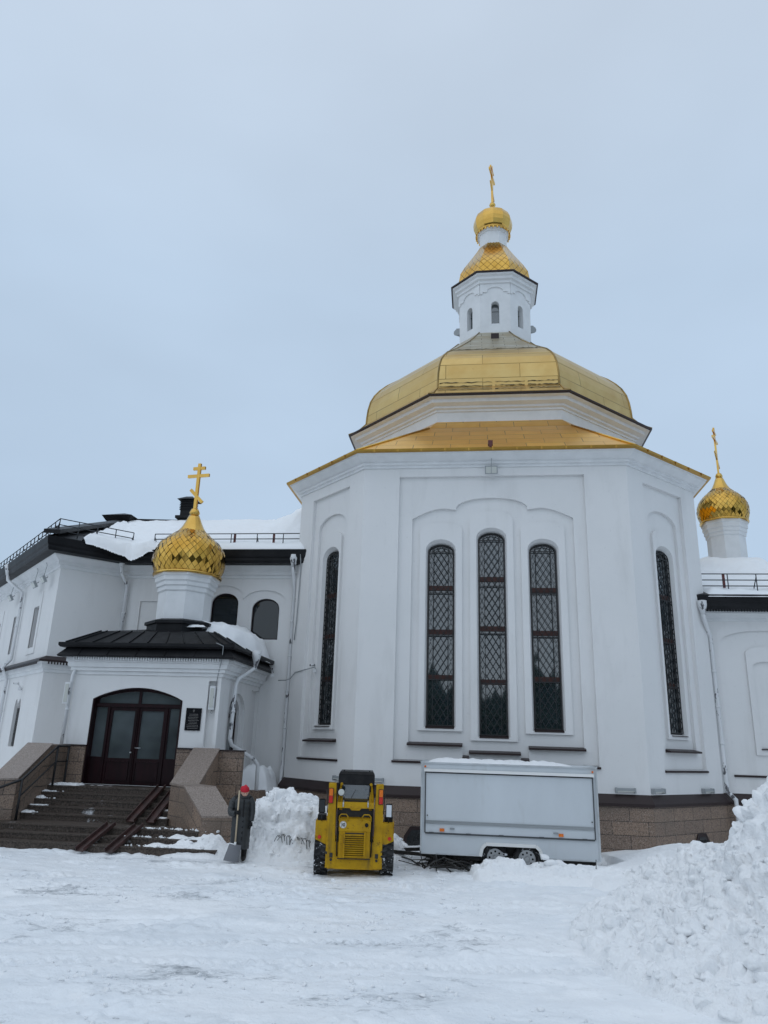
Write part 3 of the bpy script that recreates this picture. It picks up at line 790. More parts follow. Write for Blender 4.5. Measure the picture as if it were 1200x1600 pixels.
ww.poly(rect(0, f2.len, GZ - .3, 8.25), [], f2, 0)
# receding left face
Lh = f1.len
up_holes = []; lo_holes = []
for s_ in (2.25, 5.3, 8.3, 11.3):
    up_holes.append(rect(Lh - s_ - .32, Lh - s_ + .32, 5.58, 7.0))
for s_ in (2.75, 5.6, 8.6, 11.6):
    c_ = Lh - s_; lo_holes.append([(c_ - .42, 2.28), (c_ + .42, 2.28), (c_ + .42, 3.62), (c_ + .34, 3.82), (c_ + .2, 3.86), (c_ + .05, 3.72), (c_, 3.6), (c_ - .05, 3.72), (c_ - .2, 3.86), (c_ - .34, 3.82), (c_ - .42, 3.62)])
ww.poly(rect(0, Lh, GZ - .3, 8.25), up_holes + lo_holes, f1, 0)
for h_ in up_holes:
    ww.rim(h_, f1, 0, .22)
    a_, b_ = h_[0], h_[2]; m_ = BM(); m_.poly(h_, [rect(a_[0] + .05, b_[0] - .05, a_[1] + .05, b_[1] - .05)], f1, .19); m_.obox(f1((a_[0] + b_[0]) / 2, 6.3, .19), f1.d * .02, f1.inn * .02, Vector((0, 0, .7)))
    wd = wl.part('window', m_, M['brownframe']); m_ = BM(); m_.poly(h_, [], f1, .21); wl.part('glass', m_, M['darkglass'], wd)
for h_ in lo_holes:
    ww.rim(h_, f1, 0, .22); c_ = (h_[0][0] + h_[1][0]) / 2
    m_ = BM(); m_.poly(h_, [rect(c_ - .37, c_ + .37, 2.33, 3.5)], f1, .2); m_.obox(f1(c_, 3.0, .19), f1.d * .02, f1.inn * .02, Vector((0, 0, .7)))
    wd = wl.part('window', m_, M['brownframe']); m_ = BM(); m_.poly(h_, [], f1, .21); wl.part('glass', m_, M['darkglass'], wd)
    m_ = BM()
    for k in range(-4, 5): m_.bar(f1(c_ + k * .09, 2.3, .1), f1(c_ + k * .09, 3.55, .1), .012, .012, f1.inn)
    for z in (2.4, 2.7, 3.0, 3.3): m_.bar(f1(c_ - .4, z, .1), f1(c_ + .4, z, .1), .012, .012, f1.inn)
    wl.part('grille', m_, M['iron'], wd)
BKL = [(wplan[3][0], V0), (wplan[3][0], 8.0), (FARL[0] + 4, 8.0 + 4), FARL]
for a_, b_ in zip(BKL, BKL[1:]): f_ = frame(a_, b_); ww.poly(rect(0, f_.len, GZ - .3, 8.25), [], f_, 0)
# raised frames round the left face windows
for s_ in (2.25, 5.3, 8.3, 11.3):
    c_ = Lh - s_; ow = rect(c_ - .55, c_ + .55, 5.35, 7.5)
    ww.rim(ow, f1, -.03, 0); ww.poly(ow, [rect(c_ - .33, c_ + .33, 5.57, 7.01)], f1, -.03)
wl.part('wall', ww, M['stucco'])
co = BM(); co.sweep([(0, 8.05), (.04, 8.06), (.04, 8.14), (.12, 8.18), (.12, 8.28), (.34, 8.42), (.36, 8.5), (.5, 8.5)], wplan); wl.part('cornice', co, M['trim'])
gu = BM(); gu.sweep([(.34, 8.45), (.62, 8.47), (.66, 8.55), (.66, 8.62), (.70, 8.68), (.72, 8.80), (.74, 8.90), (.70, 8.92), (.5, 8.92)], wplan); wl.part('eaves_gutter', gu, M['roof'], label='black sheet metal eaves gutter')
md = BM(); md.sweep([(0, 4.62), (.05, 4.63), (.05, 4.72), (.13, 4.76), (.13, 4.90), (.18, 4.94)], wplan[:3]); wl.part('string_course', md, M['trim'])
mf = BM(); mf.sweep([(.18, 4.94), (.26, 4.95), (.26, 5.0), (.0, 5.14)], wplan[:3])
for f_ in (f1, f2):
    n = int(f_.len / .09)
    for k in range(n): mf.obox(f_((k + .5) * f_.len / n, 4.91, -.245), f_.d * .022, f_.inn * .008, Vector((0, 0, .045)))
wl.part('flashing', mf, M['flash'])
# roof: apex, hips
AP = Vector((-16.7, 1.5, 11.95)); ro = BM()
eo = offset(wplan, .72, False); E0, E1, E2, E3 = [Vector((*p, 8.92)) for p in eo]
RG = Vector((wplan[3][0] - .1, 1.5, 11.72)); APF = Vector((FARL[0] + 1.6, FARL[1] + 4.2, 11.95))
ro.face((E2, E3, RG, AP)); ro.face((E1, E2, AP)); ro.face((E0, E1, AP, APF)); ro.face((E3, Vector((RG.x, 8.4, 8.92)), RG)); ro.face((Vector((RG.x, 8.4, 8.92)), E0 + Vector((4, 12, 0)), APF, AP)); ro.face((RG, Vector((RG.x, 8.4, 8.92)), AP))
wl.part('roof', ro, M['roof'], recalc=False)
hr = BM(); d_ = (AP - E1).normalized(); sd_ = d_.cross(Vector((0, 0, 1))).normalized(); hr.obox((E1 + AP) / 2 + Vector((0.1, 0, .12)), (AP - E1) / 2, sd_ * .26, Vector((0, 0, .07)))
wl.part('roof_ridge', hr, M['roof'], label='dark flashing up the roof hip')
hr = BM(); hr.hexa([tuple(AP + Vector(q)) for q in ((-.55, -.55, 0), (.55, -.55, 0), (.55, .55, 0), (-.55, .55, 0), (-.7, -.7, .22), (.7, -.7, .22), (.7, .7, .22), (-.7, .7, .22))])
hr.lathe([(1.0, AP.z + .22), (.02, AP.z + .50)], 4, (AP.x, AP.y), False, pi / 4)
wl.part('ridge_cap', hr, M['roof'])
hr = BM(); hr.obox(AP + Vector((1.5, 0, .10)), Vector((1.6, 0, -.05)), Vector((0, .14, 0)), Vector((0, 0, .07)))
wl.part('roof_ridge', hr, M['roof'])
chm = BM(); chm.box(-13.98, -13.34, 1.18, 1.82, 11.5, 12.15); chm.box(-14.08, -13.24, 1.08, 1.92, 12.1, 12.22); chm.box(-13.93, -13.39, 1.23, 1.77, 12.22, 13.0)
for k in range(6): chm.box(-13.97, -13.35, 1.19, 1.81, 12.52 + k * .075, 12.55 + k * .075)
chm.hexa([(-14.08, 1.08, 13.0), (-13.24, 1.08, 13.0), (-13.24, 1.92, 13.0), (-14.08, 1.92, 13.0), (-13.8, 1.4, 13.2), (-13.5, 1.4, 13.2), (-13.5, 1.6, 13.2), (-13.8, 1.6, 13.2)])
wl.part('chimney', chm, M['roof'])
# roof railing
rl = BM(); rd = BM()
def railing(b, pts, h=.55, n_=1.0, low=.22, r=.017):
    for a_, b_ in zip(pts, pts[1:]):
        a_, b_ = Vector(a_), Vector(b_); L_ = (b_ - a_).length; n = max(1, int(L_ / n_))
        for dz in (h, h * .62, low * .6): b.tube([a_ + Vector((0, 0, dz)), b_ + Vector((0, 0, dz))], r, 5)
        for k in range(n + 1):
            p = a_.lerp(b_, k / n); b.tube([p + Vector((0, 0, -.1)), p + Vector((0, 0, h))], r, 5)
            if k % 2 == 0:
                inn_ = Vector((-(b_ - a_).normalized().y, (b_ - a_).normalized().x, 0)); b.tube([p + Vector((0, 0, h * .8)), p + inn_ * .35 + Vector((0, 0, .05))], r, 5)
ri = offset(wplan, .35, False)
RP = [Vector((*p, 9.08)) for p in ri]
railing(rl, [RP[0], RP[1], RP[2]], .55, .55)
railing(rl, [RP[2] + Vector((.8, 0, 0)), RP[3] - Vector((.0, 0, 0))], .50, .8)
wl.part('roof_railing', rl, M['rail'])
for u_ in (-9.1, -7.7): rd = BM(); rd.obox((u_, RP[3].y + .05, 9.42), (.035, 0, 0), (0, .03, 0), (0, 0, .16)); wl.part('railing_bracket', rd, M['redbrown'])
def downpipe(th, pts, r=.062, label=None, funnel=True, rim=True):
    b = BM(); b.tube(pts, r, 10)
    if funnel:
        p = Vector(pts[0]); b.lathe([(r, p.z - .12), (.13, p.z + .12), (.14, p.z + .16), (.14, p.z + .30), (.10, p.z + .31)], 12, (p.x, p.y))
    for a_, b_ in zip(pts, pts[1:]):
        a_, b_ = Vector(a_), Vector(b_)
        if (b_ - a_).length > 1.5:
            n = int((b_ - a_).length / 1.3)
            for k in range(1, n + 1):
                p = a_.lerp(b_, k / (n + 1)); d = (b_ - a_).normalized(); b.tube([p - d * .03, p + d * .03], r * 1.22, 10)
    return th.part('drainpipe', b, M['pipe'], label=label)
downpipe(wl, [(-6.86, -5.30, 8.45), (-6.86, -5.28, 8.2), (-6.88, -4.86, 7.7), (-6.88, -4.86, 2.0), (-6.88, -4.95, 1.8), (-6.90, -5.05, .25)], label='paint-peeling drainpipe in the corner beside the apse')
downpipe(wl, [(-12.98, -5.28, 8.45), (-12.98, -5.2, 8.15), (-12.90, -4.84, 7.75), (-12.9, -4.84, 4.9)], label='drainpipe in the corner behind the golden cupola')
def fp(s_, z, d=0): return f1(Lh - s_, z, d)
downpipe(wl, [fp(5.0, 8.6, -.66), fp(5.0, 8.3, -.62), fp(4.5, 7.8, -.12), fp(4.5, 5.3, -.12), fp(4.55, 5.0, -.34), fp(4.6, 4.6, -.12), fp(4.7, 1.2, -.12)], label='drainpipe on the far left wall')
for a_, b_ in (((-6.72, -4.9, 8.3), None),): 
    cb = BM(); cb.tube([(-6.62, -5.4, 8.75), (-6.60, -5.30, 8.3), (-6.64, -5.27, 6.5), (-6.69, -5.22, 5.9)], .018, 6); wl.part('cable', cb, M['grey'])

# ================================================================== PORCH
po = Thing('entrance_porch', 'white entrance porch with glazed double door and low black roof', 'porch', (-10.27, -8.5, GZ), 'church')
PU0, PU1, PV = -12.24, -7.88, -8.5
pplan = [(PU0, V0), (PU0, PV), (PU1, PV), (PU1, V0)]
g1, g2, g3 = frame(pplan[0], pplan[1]), frame(pplan[1], pplan[2]), frame(pplan[2], pplan[3])
pw = BM()
def tp(u_): return u_ - PU0
def dooro(m_=0): 
    c = tp(-10.28); hw = 1.33 - m_; pts = [(c - hw, 1.44), (c + hw, 1.44), (c + hw, 3.72)]
    for i in range(1, 14):
        k = i / 14; pts.append((c + hw * (1 - 2 * k), 3.72 + (.33 - m_ * .6) * sin(pi * k) ** .85))
    pts.append((c - hw, 3.72)); return pts
notch = rect(tp(-8.24), tp(-7.98), 2.5, 4.28)
pw.poly(rect(0, g2.len, 1.44, 4.5), [notch, rect(tp(-11.61), tp(-8.95), 1.5, 3.72)] if False else [notch, [(x_, max(z_, 1.45)) for x_, z_ in dooro()]], g2, 0)
pw.rim(notch, g2, 0, .16); pw.poly(notch, [], g2, .16); pw.rim(dooro(), g2, 0, .22)
# right side: arched window and blind niche
def ts(v_): return v_ - PV
sw = arch(ts(-6.95), .62, 1.9, 3.45, 3.92); nich = rect(ts(-5.55), ts(-4.75), 1.5, 4.25)
so_ = arch(ts(-6.85), .78, 1.8, 3.45, 4.05)
pw.poly(rect(0, g3.len, .2, 4.5), [so_, nich], g3, 0); pw.rim(so_, g3, 0, .1); pw.poly(so_, [sw], g3, .1); pw.rim(sw, g3, .1, .26)
pw.rim(nich, g3, 0, .1); pw.poly(nich, [], g3, .1)
pw.poly(rect(0, g1.len, .2, 4.5), [], g1, 0)
po.part('wall', pw, M['stucco'])
window(po, g3, ts(-6.95), .62, 1.9, 3.45, 3.92, .24, (3.4,), False, 'doorglass', .06, 'wood')
co = BM(); co.sweep([(-.02, 4.38), (.05, 4.40), (.05, 4.48), (.12, 4.50), (.12, 4.58), (.18, 4.60), (.20, 4.72), (.24, 4.74), (.24, 4.86)], pplan)
for f_ in (g2, g3):
    n = int(f_.len / .075)
    for k in range(n): co.obox(f_((k + .5) * f_.len / n, 4.83, -.29), f_.d * .02, f_.inn * .05, Vector((0, 0, .045)))
po.part('cornice', co, M['trim'])
rf = BM()
rf.sweep([(.24, 4.86), (.42, 4.86), (.44, 4.90), (.26, 5.13), (.40, 5.13), (.44, 5.18), (.44, 5.26), (.30, 5.27)], pplan)
pe = offset(pplan, .30, False); hh = [Vector((*p, 5.27)) for p in pe]
T0, T1 = Vector((-11.88, -8.08, 5.70)), Vector((-8.38, -8.08, 5.70)); T2, T3 = Vector((-8.38, V0, 5.70)), Vector((-11.88, V0, 5.70)); TC = Vector((-10.1, -6.5, 6.05))
for q in ((hh[1], hh[2], T1, T0), (hh[0], hh[1], T0, T3), (hh[2], hh[3], T2, T1), (T0, T1, TC), (T1, T2, TC), (T3, T0, TC), (T2, T3, TC)): rf.face(q)
po.part('roof', rf, M['roof'])
sm = BM()
for k in range(9):
    a_ = hh[1].lerp(hh[2], (k + .5) / 9); b_ = T0.lerp(T1, (k + .5) / 9); sm.bar(a_ + Vector((0, 0, .01)), b_ + Vector((0, 0, .01)), .025, .05)
for k in range(5):
    a_ = hh[2].lerp(hh[3], (k + .5) / 5); b_ = T1.lerp(T2, (k + .5) / 5); sm.bar(a_ + Vector((0, 0, .01)), b_ + Vector((0, 0, .01)), .025, .05)
for a_, b_ in ((hh[1], T0), (hh[2], T1)): sm.bar(a_, b_, .06, .07)
for k in range(6):
    t = (k + .6) * 5.3 / 6.2; x_ = PU0 - .3 + t; sm.bar((x_, PV - .445, 4.915), (x_ + .02, PV - .27, 5.13), .02, .03)
po.part('roof_seam', sm, M['roof'])
# door
dr_ = BM(); do_ = dooro(.0); c = tp(-10.28)
xs_ = [(c - 1.27, c - .93), (c - .76, c - .10), (c + .10, c + .76), (c + .93, c + 1.27)]
holes = [rect(a_ + .0, b_, 2.16 if i in (0, 3) else 2.14, 3.50 if i in (0, 3) else 3.42) for i, (a_, b_) in enumerate(xs_)]
th_ = []
for sgn in (-1, 1):
    pts = [(c + sgn * .04, 3.62), (c + sgn * 1.22, 3.62)]
    for i in range(0, 9):
        k = i / 8; x_ = 1.22 + (.04 - 1.22) * k; pts.append((c + sgn * x_, 3.70 + .27 * sin(pi * (.5 - .5 * x_ / 1.27)) ** .85 if False else 3.68 + .27 * cos(pi / 2 * x_ / 1.33) ** .8))
    th_.append(pts if sgn > 0 else pts[::-1])
dr_.poly(do_, holes + th_, g2, .16)
for h_ in holes + th_: dr_.rim(h_, g2, .16, .22)
dr_.rim(dooro(.004), g2, -.015, .16); dr_.poly(dooro(.004), [dooro(.05)], g2, -.015); dr_.rim(dooro(.05), g2, -.015, .16)
door = po.part('entrance_door', dr_, M['wood'])
gl = BM()
for h_ in holes + th_: gl.poly(h_, [], g2, .20)
po.part('door_glass', gl, M['doorglass'], door)
dt = BM()
for x_ in (c - .86, c + .86, c - .02, c + .02): dt.obox(g2(x_, 2.5, .145), g2.d * (.012 if abs(x_ - c) < .1 else .022), g2.inn * .02, Vector((0, 0, 1.04)))
dt.obox(g2(c, 3.56, .14), g2.d * 1.30, g2.inn * .03, Vector((0, 0, .04)))
for h_ in ((c - .76, c - .10), (c + .10, c + .76)): 
    for z0_, z1_ in ((1.55, 2.05),): 
        dt.rim(rect(h_[0], h_[1], z0_, z1_), g2, .14, .16); dt.obox(g2((h_[0] + h_[1]) / 2, z1_, .15), g2.d * (h_[1] - h_[0]) / 2, g2.inn * .015, Vector((0, 0, .015)))
po.part('door_stile', dt, M['wood'], door)
hd = BM(); hd.tube([g2(c + .06, 2.42, .14), g2(c + .06, 2.42, .08), g2(c + .22, 2.42, .08)], .013, 6); po.part('door_handle', hd, M['rim'], door); hd = BM(); hd.tube([g2(c - .06, 2.30, .14), g2(c - .06, 2.30, .07)], .02, 6); po.part('door_handle', hd, M['rim'], door)
gp = BM()
for a_, b_ in ((0, c - 1.33), (c + 1.33, g2.len)): gp.poly(rect(a_, b_, .2, 2.43), [], g2, -.05); gp.rim(rect(a_, b_, 1.42, 2.43), g2, -.05, 0); po.part('plinth', gp, M['granite']); gp = BM()
gp.poly(rect(0, g3.len, -.1, 1.30), [], g3, -.05)
po.part('plinth', gp, M['granite'])
for a_, b_ in ((-.05, c - 1.33), (c + 1.33, g2.len + .02)): gc = BM(); gc.obox(g2((a_ + b_) / 2, 2.45, -.03), g2.d * (b_ - a_) / 2, g2.inn * .07, Vector((0, 0, .018))); po.part('plinth_cap', gc, M['flash'])
gc = BM(); gc.obox(g3(g3.len / 2, 1.33, -.02), g3.d * g3.len / 2, g3.inn * .08, Vector((0, 0, .03))); po.part('plinth_cap', gc, M['flash'])
downpipe(po, [(-7.30, -7.25, 4.98), (-7.32, -7.25, 4.78), (-7.68, -7.62, 4.42), (-7.72, -7.68, 4.25), (-7.74, -7.72, 2.75), (-7.70, -7.65, 2.58), (-7.25, -6.85, 2.20), (-7.15, -6.75, 2.05), (-7.12, -6.75, .6)], .058, label='white drainpipe bending round the porch corner')
downpipe(po, [(-12.22, -8.62, 4.50), (-12.27, -8.62, 4.35), (-12.30, -8.62, 2.45)], .05, funnel=False, label='thin drainpipe at the left edge of the porch')
# cupola on the porch
cc = (-9.96, -6.7)
cb = BM(); cb.octloft([(.98, 5.6), (.98, 6.02), (1.05, 6.03), (1.05, 6.12), (.80, 6.2)], cc); po.part('cupola_base', cb, M['roof'])
cs = BM(); cs.octloft([(.76, 6.1), (.76, 7.06), (.81, 7.10), (.81, 7.22), (.86, 7.25), (.86, 7.36), (.91, 7.40), (.91, 7.52), (.95, 7.55), (.95, 7.66)], cc); po.part('cupola_drum', cs, M['trim'])
def small_dome(th, cc, zb, s, cross_dir, h, n=34, sz=1.0):
    P = [(1.03, 0), (1.10, .15), (1.155, .34), (1.175, .54), (1.145, .76), (1.06, .95), (.93, 1.12), (.76, 1.28), (.58, 1.42), (.45, 1.53), (.35, 1.68), (.27, 1.84), (.205, 2.0), (.16, 2.10)]
    P = [(r * s, zb + z * s * sz) for r, z in P]
    b = BM(); onion(b, cc, P[:10], n, .013 * s)
    d = th.part('onion_dome', b, M['gold_tile'])
    b = BM(); b.lathe([(P[9][0] * 1.10, P[9][1] - .06)] + [(r + .008, z) for r, z in P[9:]], 20, cc)
    th.part('dome_collar', b, M['gold'], d)
    b = BM(); b.lathe([(1.0 * s, zb - .04 * s), (1.10 * s, zb - .03 * s), (1.10 * s, zb + .03 * s), (1.03 * s, zb + .05 * s)], 32, cc)
    th.part('dome_rim', b, M['gold'], d)
    b = BM(); finial(b, cc, P[-1][1] + .09 * s, .175 * s); th.part('finial_ball', b, M['gold'])
    b = BM(); b.lathe([(r * .965, z) for r, z in P[:10]], 26, cc); th.part('dome_shell', b, M['gold'], d)
    b = BM(); cross(b, cc, P[-1][1] + .12 * s, h, h * .46, cross_dir, .052 * s); th.part('cross', b, M['gold'])
small_dome(po, cc, 7.66, .985, (1, -.15, 0), 1.72)

# ================================================================== STEPS
stp = Thing('entrance_steps', 'wide dark granite steps leading up to the porch door', 'steps', (-10.27, -11, GZ), 'church')
edges = [(-11.80, 1), (-11.50, 2), (-11.20, 3), (-10.32, 4), (-10.04, 5), (-9.77, 6), (-9.50, 7), (-9.25, 8)]
sb = BM(); RS = .15
for i, (v_, k) in enumerate(edges):
    z1 = GZ + RS * k
    vback = edges[i + 1][0] + .02 if i < 7 else PV
    if k <= 3: d_ = (3 - k) * .30; u0, u1 = -13.6 - d_, -7.05 + d_ * .9
    else: u0, u1 = -12.2 - (8 - k) * .05, -8.3
    sb.box(u0, u1, v_ + .02, vback, GZ - .2, z1 - .035); sb.box(u0 - .01, u1 + .01, v_, vback, z1 - .035, z1)
stp.part('stair', sb, M['stair'])
def para(mx, dv, dz):
    def q(u_, v_, z_): return ((2 * mx - u_) if mx else u_, v_ + dv, z_)
    def blk(foot, zb_, zt, mat, nm, lift=0):
        b = BM(); f_ = [q(*p, 0)[:2] for p in foot]
        if mx: f_ = f_[::-1]; zt = zt[::-1]
        lo = [(x_, y_, zb_) for x_, y_ in f_] if zb_ is not None else [(x_, y_, z_ + .002) for (x_, y_), z_ in zip(f_, zt)]
        b.hexa(lo + [(x_, y_, z_ + lift) for (x_, y_), z_ in zip(f_, zt)]); stp.part(nm, b, M[mat])
    A = [(-8.36, -10.15), (-7.66, -10.10), (-7.66, -8.8), (-8.36, -8.8)]; zA = [1.60, 1.60, 2.44, 2.44]
    B_ = [(-8.36, -10.15), (-7.80, -10.62), (-7.12, -10.40), (-7.66, -10.10)]; zB = [1.60, 1.58, 1.58, 1.60]
    C_ = [(-7.80, -10.62), (-7.10, -11.22), (-6.42, -10.98), (-7.12, -10.40)]; zC = [1.58, .97, .97, 1.58]
    for F_, Z_ in ((A, zA), (B_, zB), (C_, zC)): blk(F_, -.1, Z_, 'granite', 'parapet')
    blk([(-8.36, -8.8), (-7.66, -8.8), (-7.66, -8.46), (-8.36, -8.46)], -.1, [2.44] * 4, 'granite', 'parapet')
    for F_, Z_ in ((A, zA), (B_, zB), (C_, zC)):
        cx_ = sum(p[0] for p in F_) / 4; cy_ = sum(p[1] for p in F_) / 4
        blk([(cx_ + (p[0] - cx_) * 1.05, cy_ + (p[1] - cy_) * 1.012) for p in F_], None, Z_, 'coping', 'coping', .045)
para(0, 0, 0)
para(-10.26, -.52, 0)
b = BM(); b.box(-8.5, -7.02, -8.75, -8.56, -.1, 2.42); stp.part('parapet', b, M['granite'])
b = BM(); b.box(-8.5, -6.99, -8.79, -8.54, 2.42, 2.455); stp.part('coping', b, M['flash'])
b = BM(); b.box(-12.86, -12.14, -9.0, -8.50, -.1, 2.42); stp.part('parapet', b, M['granite'])
b = BM(); b.box(-12.88, -12.12, -9.02, -8.48, 2.42, 2.46); stp.part('coping', b, M['coping'])
# pram ramps: two pairs of steel channels
for (ua, va, za), (ub, vb, zb_) in (((-8.98, -9.22, 1.47), (-9.17, -10.45, .73)), ((-8.55, -9.22, 1.47), (-8.66, -10.45, .73)), ((-9.31, -11.15, .72), (-9.57, -12.0, .25)), ((-8.62, -11.15, .72), (-8.88, -12.0, .25))):
    b = BM(); a_, q = Vector((ua, va, za)), Vector((ub, vb, zb_)); b.bar(a_, q, .20, .03)
    for s_ in (-.10, .10): b.bar(a_ + Vector((s_, 0, .04)), q + Vector((s_, 0, .04)), .02, .08)
    stp.part('wheel_ramp', b, M['rust'])
hr_ = Thing('handrail', 'black metal handrail down the left side of the steps', 'handrail', (-12.15, -9.3, 1.42), 'church')
b = BM(); rp = [(-11.98, -8.72, 2.42), (-11.98, -9.32, 2.42), (-12.02, -10.68, 1.62)]
b.tube(rp + [(-12.90, -11.5, 1.15)], .032, 6); b.tube([(x_, y_, z_ - .40) for x_, y_, z_ in rp], .022, 6); hr_.part('rail', b, M['iron'])
for x_, y_, z_ in ((-11.98, -8.75, 2.42), (-11.98, -9.32, 2.42), (-12.02, -10.68, 1.62), (-12.90, -11.5, 1.15)):
    b = BM(); b.tube([(x_, y_, z_ - 1.0), (x_, y_, z_)], .032, 6); hr_.part('post', b, M['iron'])

# ================================================================== RIGHT WING
wr = Thing('church_wing', 'lower white wing with snowy roof and cupola right of the apse', 'building', (9, -4.7, GZ), 'church')
RV = -4.75; rplan = [(CU + 6.2, RV), (16, RV), (16, 7)]
h1 = frame(rplan[0], rplan[1]); rw = BM()
def tr_(u_): return u_ - rplan[0][0]
holes = []; 
for cx in (8.05, 11.6, 14.4):
    c = tr_(cx + (CU * 0)); holes.append((c, rect(c - 1.25, c + 1.25, 2.2, 6.2)[:2] + [(c + 1.25 * cos(pi * i / 12), 6.10 + .35 * sin(pi * i / 12)) for i in range(13)]))
rw.poly(rect(0, h1.len, ZP, 6.95), [h_ for _, h_ in holes], h1, 0)
for c, h_ in holes:
    fr_o = arch(c, .55, 2.75, 5.75, 5.95); bl = arch(c, .38, 2.95, 5.35, 5.5)
    rw.rim(h_, h1, 0, .09); rw.poly(h_, [fr_o], h1, .09); rw.rim(fr_o, h1, .09, 0.02); rw.poly(fr_o, [bl], h1, .02); rw.rim(bl, h1, .02, .10); rw.poly(bl, [], h1, .10)
f_ = frame(rplan[1], rplan[2]); rw.poly(rect(0, f_.len, ZP, 6.95), [], f_, 0)
f_ = frame(rplan[2], (rplan[0][0], 7)); rw.poly(rect(0, f_.len, ZP, 6.95), [], f_, 0)
wr.part('wall', rw, M['stucco'])
b = BM()
for c, h_ in holes: sillbar(b, h1, c - 1.27, c + 1.27, 2.14, -.05); sillbar(b, h1, c - .40, c + .40, 2.92, -.02, .06, .1)
wr.part('window_sill', b, M['flash'])
b = BM(); pr_ = offset(rplan, .09, False)
for i in range(2): f_ = frame(pr_[i], pr_[i + 1]); b.poly(rect(0, f_.len, -.3, 1.40), [], f_, 0)
wr.part('plinth', b, M['granite'])
b = BM(); b.sweep([(.09, 1.36), (.15, 1.37), (.15, 1.44), (.0, 1.66)], rplan); wr.part('plinth_flashing', b, M['flash'])
b = BM(); b.sweep([(0, 6.72), (.05, 6.74), (.05, 6.82), (.2, 6.9), (.3, 6.94), (.3, 7.02), (.4, 7.02)], rplan); wr.part('cornice', b, M['trim'])
b = BM(); b.sweep([(.28, 7.00), (.52, 7.02), (.56, 7.10), (.56, 7.2), (.60, 7.26), (.62, 7.45), (.4, 7.46)], rplan)
n = 120
for k in range(n): b.obox(h1((k + .5) * h1.len / n, 6.99, -.5), h1.d * .022, h1.inn * .008, Vector((0, 0, .035)))
wr.part('eaves_gutter', b, M['roof'], label='black sheet metal eaves gutter')
b = BM(); x0_ = rplan[0][0] - .1
b.face([(x0_, RV - .62, 7.46), (16.6, RV - .62, 7.46), (16.6, 1.0, 9.70), (x0_, 1.0, 9.70)]); b.face([(x0_, 1.0, 9.70), (16.6, 1.0, 9.70), (16.6, 7, 7.46), (x0_, 7, 7.46)])
b.face([(16.6, RV - .62, 7.46), (16.6, 7, 7.46), (16.6, 1, 9.7)])
wr.part('roof', b, M['roof'])
b = BM(); railing(b, [(6.3, RV - .15, 7.70), (15.8, RV - .15, 7.70)], .52, .82); wr.part('roof_railing', b, M['rail'])
for u_ in (7.05, 10.2): b = BM(); b.obox((u_, RV - .12, 8.0), (.035, 0, 0), (0, .03, 0), (0, 0, .22)); wr.part('railing_bracket', b, M['redbrown'])
downpipe(wr, [(6.16, -5.42, 6.95), (6.18, -5.4, 6.7), (6.42, -5.02, 6.2), (6.46, -5.0, 2.0), (6.45, -5.05, 1.72), (6.62, -5.2, 1.5), (6.62, -5.22, .0)], label='white drainpipe in the corner right of the apse')
rc = (9.20, 1.0)
b = BM(); b.octloft([(.84, 9.4), (.84, 9.98), (.72, 10.02)], rc); wr.part('cupola_base', b, M['trim'])
b = BM(); b.octloft([(.66, 9.9), (.66, 11.0), (.70, 11.03), (.70, 11.14), (.74, 11.18), (.74, 11.3), (.78, 11.34), (.78, 11.50), (.81, 11.52), (.81, 11.68)], rc); wr.part('cupola_drum', b, M['trim'])
small_dome(wr, rc, 11.66, .84, (.46, .89, 0), 2.15, sz=1.10)
b = BM(); b.tube([(6.36, -5.3, 9.5), (6.36, -5.25, 7.6)], .02, 6)

# ================================================================== SNOW ON ROOFS AND PILES
def patch(name, mat, label, x0, x1, y0, y1, step, hfun, base, frame_='world', cat='snow', group=None):
    xs = np.arange(x0, x1 + step, step); ys = np.arange(y0, y1 + step, step); X, Y = np.meshgrid(xs, ys)
    Z = hfun(X, Y); o = grid_mesh(name, X - base[0], Y - base[1], Z - base[2], mat)
    if frame_ == 'church': o.location = W(*base); o.rotation_euler = (0, 0, PSI)
    else: o.location = base
    # drop faces that lie wholly under the surface they rest on
    meta(o, label, cat, group); return o
def trim_below(o, fn):
    b = bmesh.new(); b.from_mesh(o.data); kill = [f for f in b.faces if all(fn(v.co + o_base) for v in f.verts)]
    bmesh.ops.delete(b, geom=kill, context='FACES'); b.to_mesh(o.data); b.free()
_ib = bmesh.new(); bmesh.ops.create_icosphere(_ib, subdivisions=2, radius=1.0)
ICO_V = np.array([v.co[:] for v in _ib.verts]); ICO_F = np.array([[v.index for v in f.verts] for f in _ib.faces]); _ib.free()
def clods(pts, seed=1):
    """irregular lumps of broken snow, as one vertex and face array"""
    rg = np.random.default_rng(seed); VV = []; FF = []
    for k, (x_, y_, z_, r) in enumerate(pts):
        p = ICO_V.copy()
        for _ in range(8):
            n_ = rg.normal(size=3); n_ /= np.linalg.norm(n_); ex_ = np.maximum(p @ n_ - rg.uniform(.35, .8), 0); p -= np.outer(ex_ * .9, n_)
        p *= 1 + rg.uniform(-.06, .06, size=(len(p), 1)); p *= rg.uniform((.7, .7, .5), (1.35, 1.2, .95))
        t = rg.uniform(0, 6.28); c_, s_ = np.cos(t), np.sin(t); p = p @ np.array([[c_, s_, 0], [-s_, c_, 0], [0, 0, 1]])
        t = rg.uniform(-.6, .6); c_, s_ = np.cos(t), np.sin(t); p = p @ np.array([[1, 0, 0], [0, c_, s_], [0, -s_, c_]])
        VV.append(p * r + np.array([x_, y_, z_])); FF.append(ICO_F + len(ICO_V) * k)
    if not VV: return np.zeros((0, 3)), np.zeros((0, 3), int)
    return np.concatenate(VV), np.concatenate(FF)
